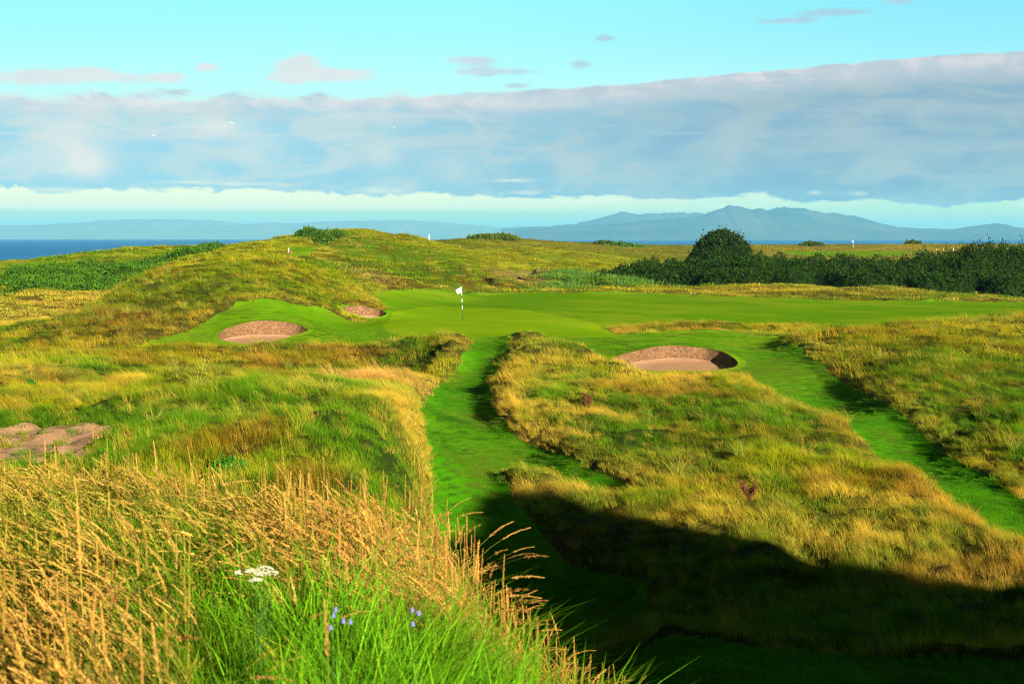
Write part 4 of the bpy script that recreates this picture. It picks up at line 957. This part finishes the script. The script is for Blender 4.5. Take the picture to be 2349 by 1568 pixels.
def mat_hill(name, a, b):
    m, nt = newmat(name); p = position(nt)
    n = nnoise(nt, p, .0012, 6, .6)
    out(nt, principled(nt, mix(nt, n.step(.35, .65), a, b), 1, .05)); return m
def mountains(name, prof, Y, depth, mat, rough, seed):
    us = np.arange(prof[0][0], prof[-1][0] + 1, 3.0)
    vv_ = np.interp(us, [p[0] for p in prof], [p[1] for p in prof])
    nd = 25; t = np.linspace(-1, 1, nd)
    U, T = np.meshgrid(us, t, indexing='ij')
    yy = Y + T * depth
    xx = (U - 1174.5) / F * Y * (1 + .0 * T)
    top = np.array([zpt(v, Y) for v in vv_])[:, None] + ZC
    sh_ = np.clip(1 - np.abs(T) ** 1.25, 0, 1)
    rid = fbm(xx / 900., yy / 900., seed, 4)
    zz = top * sh_ * (1 - rough * (np.abs(T) > .02) * (1 - sh_ * .6) * (rid * 1.2)) + (fbm(us * .09, us * 0, seed + 3, 4)[:, None] - .5) * top * .10 * sh_ - 40 * (1 - sh_)
    n0, n1_ = xx.shape; ii = np.arange(n0 * n1_).reshape(n0, n1_)
    q = np.stack([ii[:-1, :-1], ii[1:, :-1], ii[1:, 1:], ii[:-1, 1:]], -1).reshape(-1, 4)
    o = mesh_obj(name, np.stack([xx.ravel(), yy.ravel(), zz.ravel()], 1), q, mat, smooth=True); o['kind'] = 'structure'; return o
MH = mat_hill('heather_and_rock', (.012, .03, .02), (.08, .07, .055)); MH2 = mat_hill('low_hill_moor_and_haze', (.14, .22, .12), (.22, .26, .18))  # low hills' moor colour lightened to stand in for thicker haze
mountains('low_hills', [(-400,518),(-100,515),(0,517),(100,516),(200,510),(250,504),(300,503),(420,503),(480,505),(520,508),(560,514),(600,512),(640,510),(690,513),(740,508),(800,507),(860,506),(920,505),(1000,508),(1060,514),(1110,517),(1140,522),(1200,519),(1300,518),(1500,520),(1700,524)], 31000, 3500, MH2, .25, 5)
mountains('mountains', [(1150,524),(1250,520),(1320,513),(1350,506),(1400,493),(1432,485),(1460,491),(1500,490),(1540,487),(1600,489),(1640,496),(1700,505),(1800,520)], 25500, 1800, MH, .5, 15)
mountains('mountains', [(1180,530),(1300,519),(1380,514),(1450,509),(1550,500),(1610,494),(1645,480),(1672,471),(1690,474),(1715,480),(1745,478),(1765,481),(1790,475),(1835,475),(1860,482),(1885,487),(1930,491),(1965,497),(1990,505),(2025,514),(2060,521),(2110,524),(2180,525),(2230,519),(2280,512),(2300,514),(2330,522),(2400,526),(2700,530)], 21500, 2000, MH, .5, 25)

hm, nt = newmat('sea_air')
v = nt.nodes.new('ShaderNodeVolumePrincipled'); v.inputs['Color'].default_value = (.17, .51, .78, 1); v.inputs['Density'].default_value = 4.5e-5; v.inputs['Anisotropy'].default_value = 0.0
out(nt, v.outputs[0], True)
hx0, hx1, hy0, hy1, hz0, hz1 = -30500, 30500, -3100, 52500, -10.0, 475.0
# ground goes no lower than -5 (world); the box bottom stays below it
hv = [(x, y, z) for z in (hz0, hz1) for y in (hy0, hy1) for x in (hx0, hx1)]
haze = mesh_obj('haze', hv, [(0, 2, 3, 1), (4, 5, 7, 6), (0, 1, 5, 4), (2, 6, 7, 3), (0, 4, 6, 2), (1, 3, 7, 5)], hm); haze['kind'] = 'stuff'

# ------------------------------------------------------------------ world
w = bpy.data.worlds.new('World'); bpy.context.scene.world = w; w.use_nodes = True
nt = w.node_tree; nt.nodes.clear()
sky = nt.nodes.new('ShaderNodeTexSky'); sky.sky_type = 'NISHITA'; sky.sun_disc = False
sky.sun_elevation = R(SUN_EL); sky.sun_rotation = R(SUN_AZ); sky.air_density = 1.0; sky.dust_density = .6; sky.ozone_density = 2.0
tc = nt.nodes.new('ShaderNodeTexCoord'); sx_ = nt.nodes.new('ShaderNodeSeparateXYZ'); nt.links.new(tc.outputs['Generated'], sx_.inputs[0])
dx, dy, dz = (X(nt, sx_.outputs[i]) for i in range(3))
azm = dx._m('ARCTAN2', dy) * 57.2958          # degrees clockwise from the view direction
elv = dz._m('ARCSINE') * 57.2958
S = 20.0                                      # Background strength is 0.05
def col(r, g, b): return (r * S, g * S, b * S)
def blob(u, v_, ru, rv): 
    a0, e0 = (u - 1174.5) / 66.06, (546 - v_) / 66.06
    return (((azm - a0) * (66.06 / ru))._m('POWER', 2) + ((elv - e0) * (66.06 / rv))._m('POWER', 2)) * -1.0
EXPO = 2.0
K = .25                                      # sky radiance scale for the exposure used
AIR = (.22, .61, .78)                         # colour of the sea air where nothing shines through it
def c_(r, g, b, el=None):                     # colour wanted at elevation el -> radiance behind the sea air
    f = lambda t: ((t / 255 + .055) / 1.055) ** 2.4 if t > 10 else t / 255 / 12.92
    L = [f(r), f(g), f(b)]
    if el:
        T = math.exp(-4.5e-5 * min(455 / math.tan(R(el)), 50000))
        L = [max((l - a_ * (1 - T)) / T, .02) for l, a_ in zip(L, AIR)]
    return tuple(l * S * K for l in L)
pv = combine(nt, azm * .16, elv * .55, 3.0)
nA_ = nnoise(nt, pv, 1.0, 6, .6, .3); nB_ = nnoise(nt, combine(nt, azm * .45, elv * 1.2, 9.0), 1.0, 6, .62, .5); nC_ = nnoise(nt, combine(nt, azm * .12, elv * 2.4, 1.0), 1.0, 4, .55)
# clear part of the low sky
clear = mix(nt, elv.step(2.5, 8.5), c_(205, 255, 248, 4.5), c_(158, 250, 255, 8))
clear = mix(nt, (azm.step(-4, 18) * elv.step(3.5, 8)) * .75, clear, c_(138, 226, 250, 8))
clear = mix(nt, elv.step(2.6, .6), clear, c_(188, 236, 208, 1.4))
clear = mix(nt, (elv.step(.85, 1.05) * elv.step(2.6, 1.5) * azm.step(15, -7)) * .9, clear, c_(226, 246, 222, 1.4))
clear = mix(nt, (nC_.step(.46, .60) * elv.step(.9, 1.15) * elv.step(2.2, 1.5)) * .65, clear, c_(222, 244, 226, 1.4))
hi = mix(nt, 1.0, sky.outputs[0], (.13, .135, .125), 'MULTIPLY')
skyc = mix(nt, elv.step(9.0, 20.0), clear, hi)
# the long cloud bank
nD_ = nnoise(nt, combine(nt, azm * .9, elv * 1.5, 21.0), 1.0, 7, .62, .35); nE_ = nnoise(nt, combine(nt, azm * .28, elv * .8, 31.0), 1.0, 5, .55, 1.2)
warp = (nB_ - .5)
topE = azm.step(-4, 17.5) * 1.15 + 4.95
lowE = azm.step(-16, 16) * -.40 + 1.62
fuzzy = azm.step(5, -11)
e1 = elv + warp * (fuzzy * 1.7 + .22) + (nD_ - .5) * .18
bank = (topE - e1).step(0.0, fuzzy * .35 + .06) * (elv + (nB_ - .5) * .9 + (nD_ - .5) * .5 - lowE).step(-.05, .09)
depth = (topE - e1)
body = mix(nt, azm.step(-14, 14), c_(160, 214, 232, 3), c_(142, 184, 205, 3))
body = mix(nt, elv.step(3.0, 1.6) * .5, body, mix(nt, azm.step(-14, 14), c_(146, 212, 230, 2), c_(126, 182, 204, 2)))
body = mix(nt, nE_.step(.45, .60) * .95, body, mix(nt, azm.step(-10, 10), c_(186, 218, 224, 3), c_(158, 192, 204, 3)))
body = mix(nt, nE_.step(.47, .33) * .45, body, mix(nt, azm.step(-10, 10), c_(148, 210, 234, 3), c_(122, 172, 204, 3)))
body = mix(nt, (nD_.step(.50, .70) * elv.step(4.4, 2.8)) * .55, body, mix(nt, azm.step(-10, 10), c_(202, 222, 222, 3), c_(168, 194, 202, 3)))
puffs = (blob(185, 330, 75, 60).exp() * .75 + blob(228, 385, 45, 30).exp() * 1.1 + blob(80, 380, 70, 28).exp() * .5 + blob(505, 300, 75, 26).exp() * .8 + blob(600, 345, 60, 26).exp() * .45 + blob(880, 360, 35, 35).exp() * .45
         + blob(1030, 385, 60, 35).exp() * .5 + blob(1340, 385, 60, 35).exp() * .45 + blob(1665, 330, 45, 60).exp() * .6 + blob(1480, 385, 60, 25).exp() * .35 + blob(2040, 380, 90, 25).exp() * .3)
body = mix(nt, (puffs * (nD_ * 1.1 + nB_ * .7)).min(1.0), body, mix(nt, azm.step(-8, 6), c_(226, 232, 226, 3), c_(186, 204, 208, 3)))
rim = (depth + (nD_ - .5) * .9).step(1.15, .15)
rimc = mix(nt, nD_.step(.38, .66), c_(190, 206, 216, 5), c_(232, 226, 230, 5))
body = mix(nt, (rim * (azm.step(-18, 12) * .2 + .7)).min(1.0), body, rimc)
body = mix(nt, (nC_.step(.50, .64) * elv.step(2.0, 3.4)) * .45, body, mix(nt, azm.step(-8, 8), c_(214, 222, 226, 4), c_(170, 196, 208, 4)))
streak = (blob(430, 245, 330, 14).exp() * .9 + blob(90, 215, 170, 20).exp() * .9 + blob(900, 235, 260, 13).exp() * .5)
body = mix(nt, (streak * nB_.step(.30, .6)).min(1.0), body, c_(232, 232, 230, 4.6))
skyc = mix(nt, bank * .98, skyc, body)
# low bright scraps under the bank and loose puffs above it
scr = (blob(150, 440, 190, 8).exp() + blob(430, 421, 110, 7).exp() + blob(600, 425, 90, 7).exp() + blob(870, 438, 95, 13).exp() + blob(1740, 441, 50, 10).exp() + blob(1960, 446, 32, 10).exp() + blob(1860, 444, 28, 8).exp() + blob(1170, 415, 80, 6).exp() + blob(1190, 442, 60, 7).exp() + blob(1500, 462, 200, 5).exp())
skyc = mix(nt, ((scr + (nD_ - .5) * 2.2 + (nB_ - .5) * 1.2 - .1).step(.05, 1.5) * scr.min(1.0) * 1.2).min(1.0) * .6, skyc, c_(228, 240, 226, 1.6))
pf = (blob(690, 155, 62, 26).exp() + blob(675, 190, 60, 14).exp() + blob(800, 178, 85, 20).exp() + blob(1080, 145, 70, 12).exp() + blob(1130, 170, 110, 13).exp() + blob(1390, 96, 28, 10).exp() + blob(1335, 152, 35, 12).exp()
      + blob(1800, 64, 90, 9).exp() + blob(1900, 47, 90, 9).exp() + blob(2030, 28, 40, 8).exp() + blob(400, 190, 60, 17).exp() + blob(490, 165, 40, 12).exp() + blob(100, 196, 150, 22).exp() + blob(250, 185, 80, 18).exp() + blob(1190, 202, 50, 8).exp())
pf = (pf.min(1.1) * 1.0 + (nD_ - .5) * 1.5 + (nB_ - .5) * .7).step(.38, .95)
skyc = mix(nt, pf * .85, skyc, mix(nt, (azm.step(-6, 3) * .9 + (nD_ - .5)).min(1.0), c_(228, 228, 230, 6), c_(168, 206, 226, 7)))
skyc = mix(nt, elv.step(0.0, -1.5), skyc, (.4, .5, .3))
bg = nt.nodes.new('ShaderNodeBackground'); bg.inputs['Strength'].default_value = 1 / S
nt.links.new(skyc, bg.inputs[0]); wo = nt.nodes.new('ShaderNodeOutputWorld'); nt.links.new(bg.outputs[0], wo.inputs[0])

sl = bpy.data.lights.new('sun', 'SUN'); sl.energy = 5.0; sl.angle = R(.5); sl.color = (1.0, .89, .70)
so = bpy.data.objects.new('sun', sl); C.objects.link(so)
sd = Vector((math.sin(R(SUN_AZ)) * math.cos(R(SUN_EL)), math.cos(R(SUN_AZ)) * math.cos(R(SUN_EL)), math.sin(R(SUN_EL))))
so.rotation_euler = sd.to_track_quat('Z', 'Y').to_euler(); so.location = (30, -20, 60)

cam = bpy.data.cameras.new('camera'); co = bpy.data.objects.new('camera', cam); C.objects.link(co)
co.location = (0, 0, ZC); co.rotation_euler = (math.pi / 2 - PITCH, 0, 0)
cam.sensor_width = 36; cam.lens = 36 * F / 2349; cam.clip_start = .1; cam.clip_end = 120000
cam.dof.use_dof = True; cam.dof.focus_distance = 60; cam.dof.aperture_fstop = 8
sc = bpy.context.scene; sc.camera = co
sc.view_settings.view_transform = 'Standard'; sc.view_settings.look = 'None'; sc.view_settings.gamma = 1; sc.view_settings.exposure = EXPO
sc.cycles.max_bounces = 6; sc.cycles.diffuse_bounces = 2; sc.cycles.glossy_bounces = 2; sc.cycles.transmission_bounces = 3; sc.cycles.volume_bounces = 0; sc.cycles.transparent_max_bounces = 4
sc.cycles.use_denoising = True; sc.cycles.denoising_prefilter = 'NONE'; sc.cycles.filter_width = 1.05
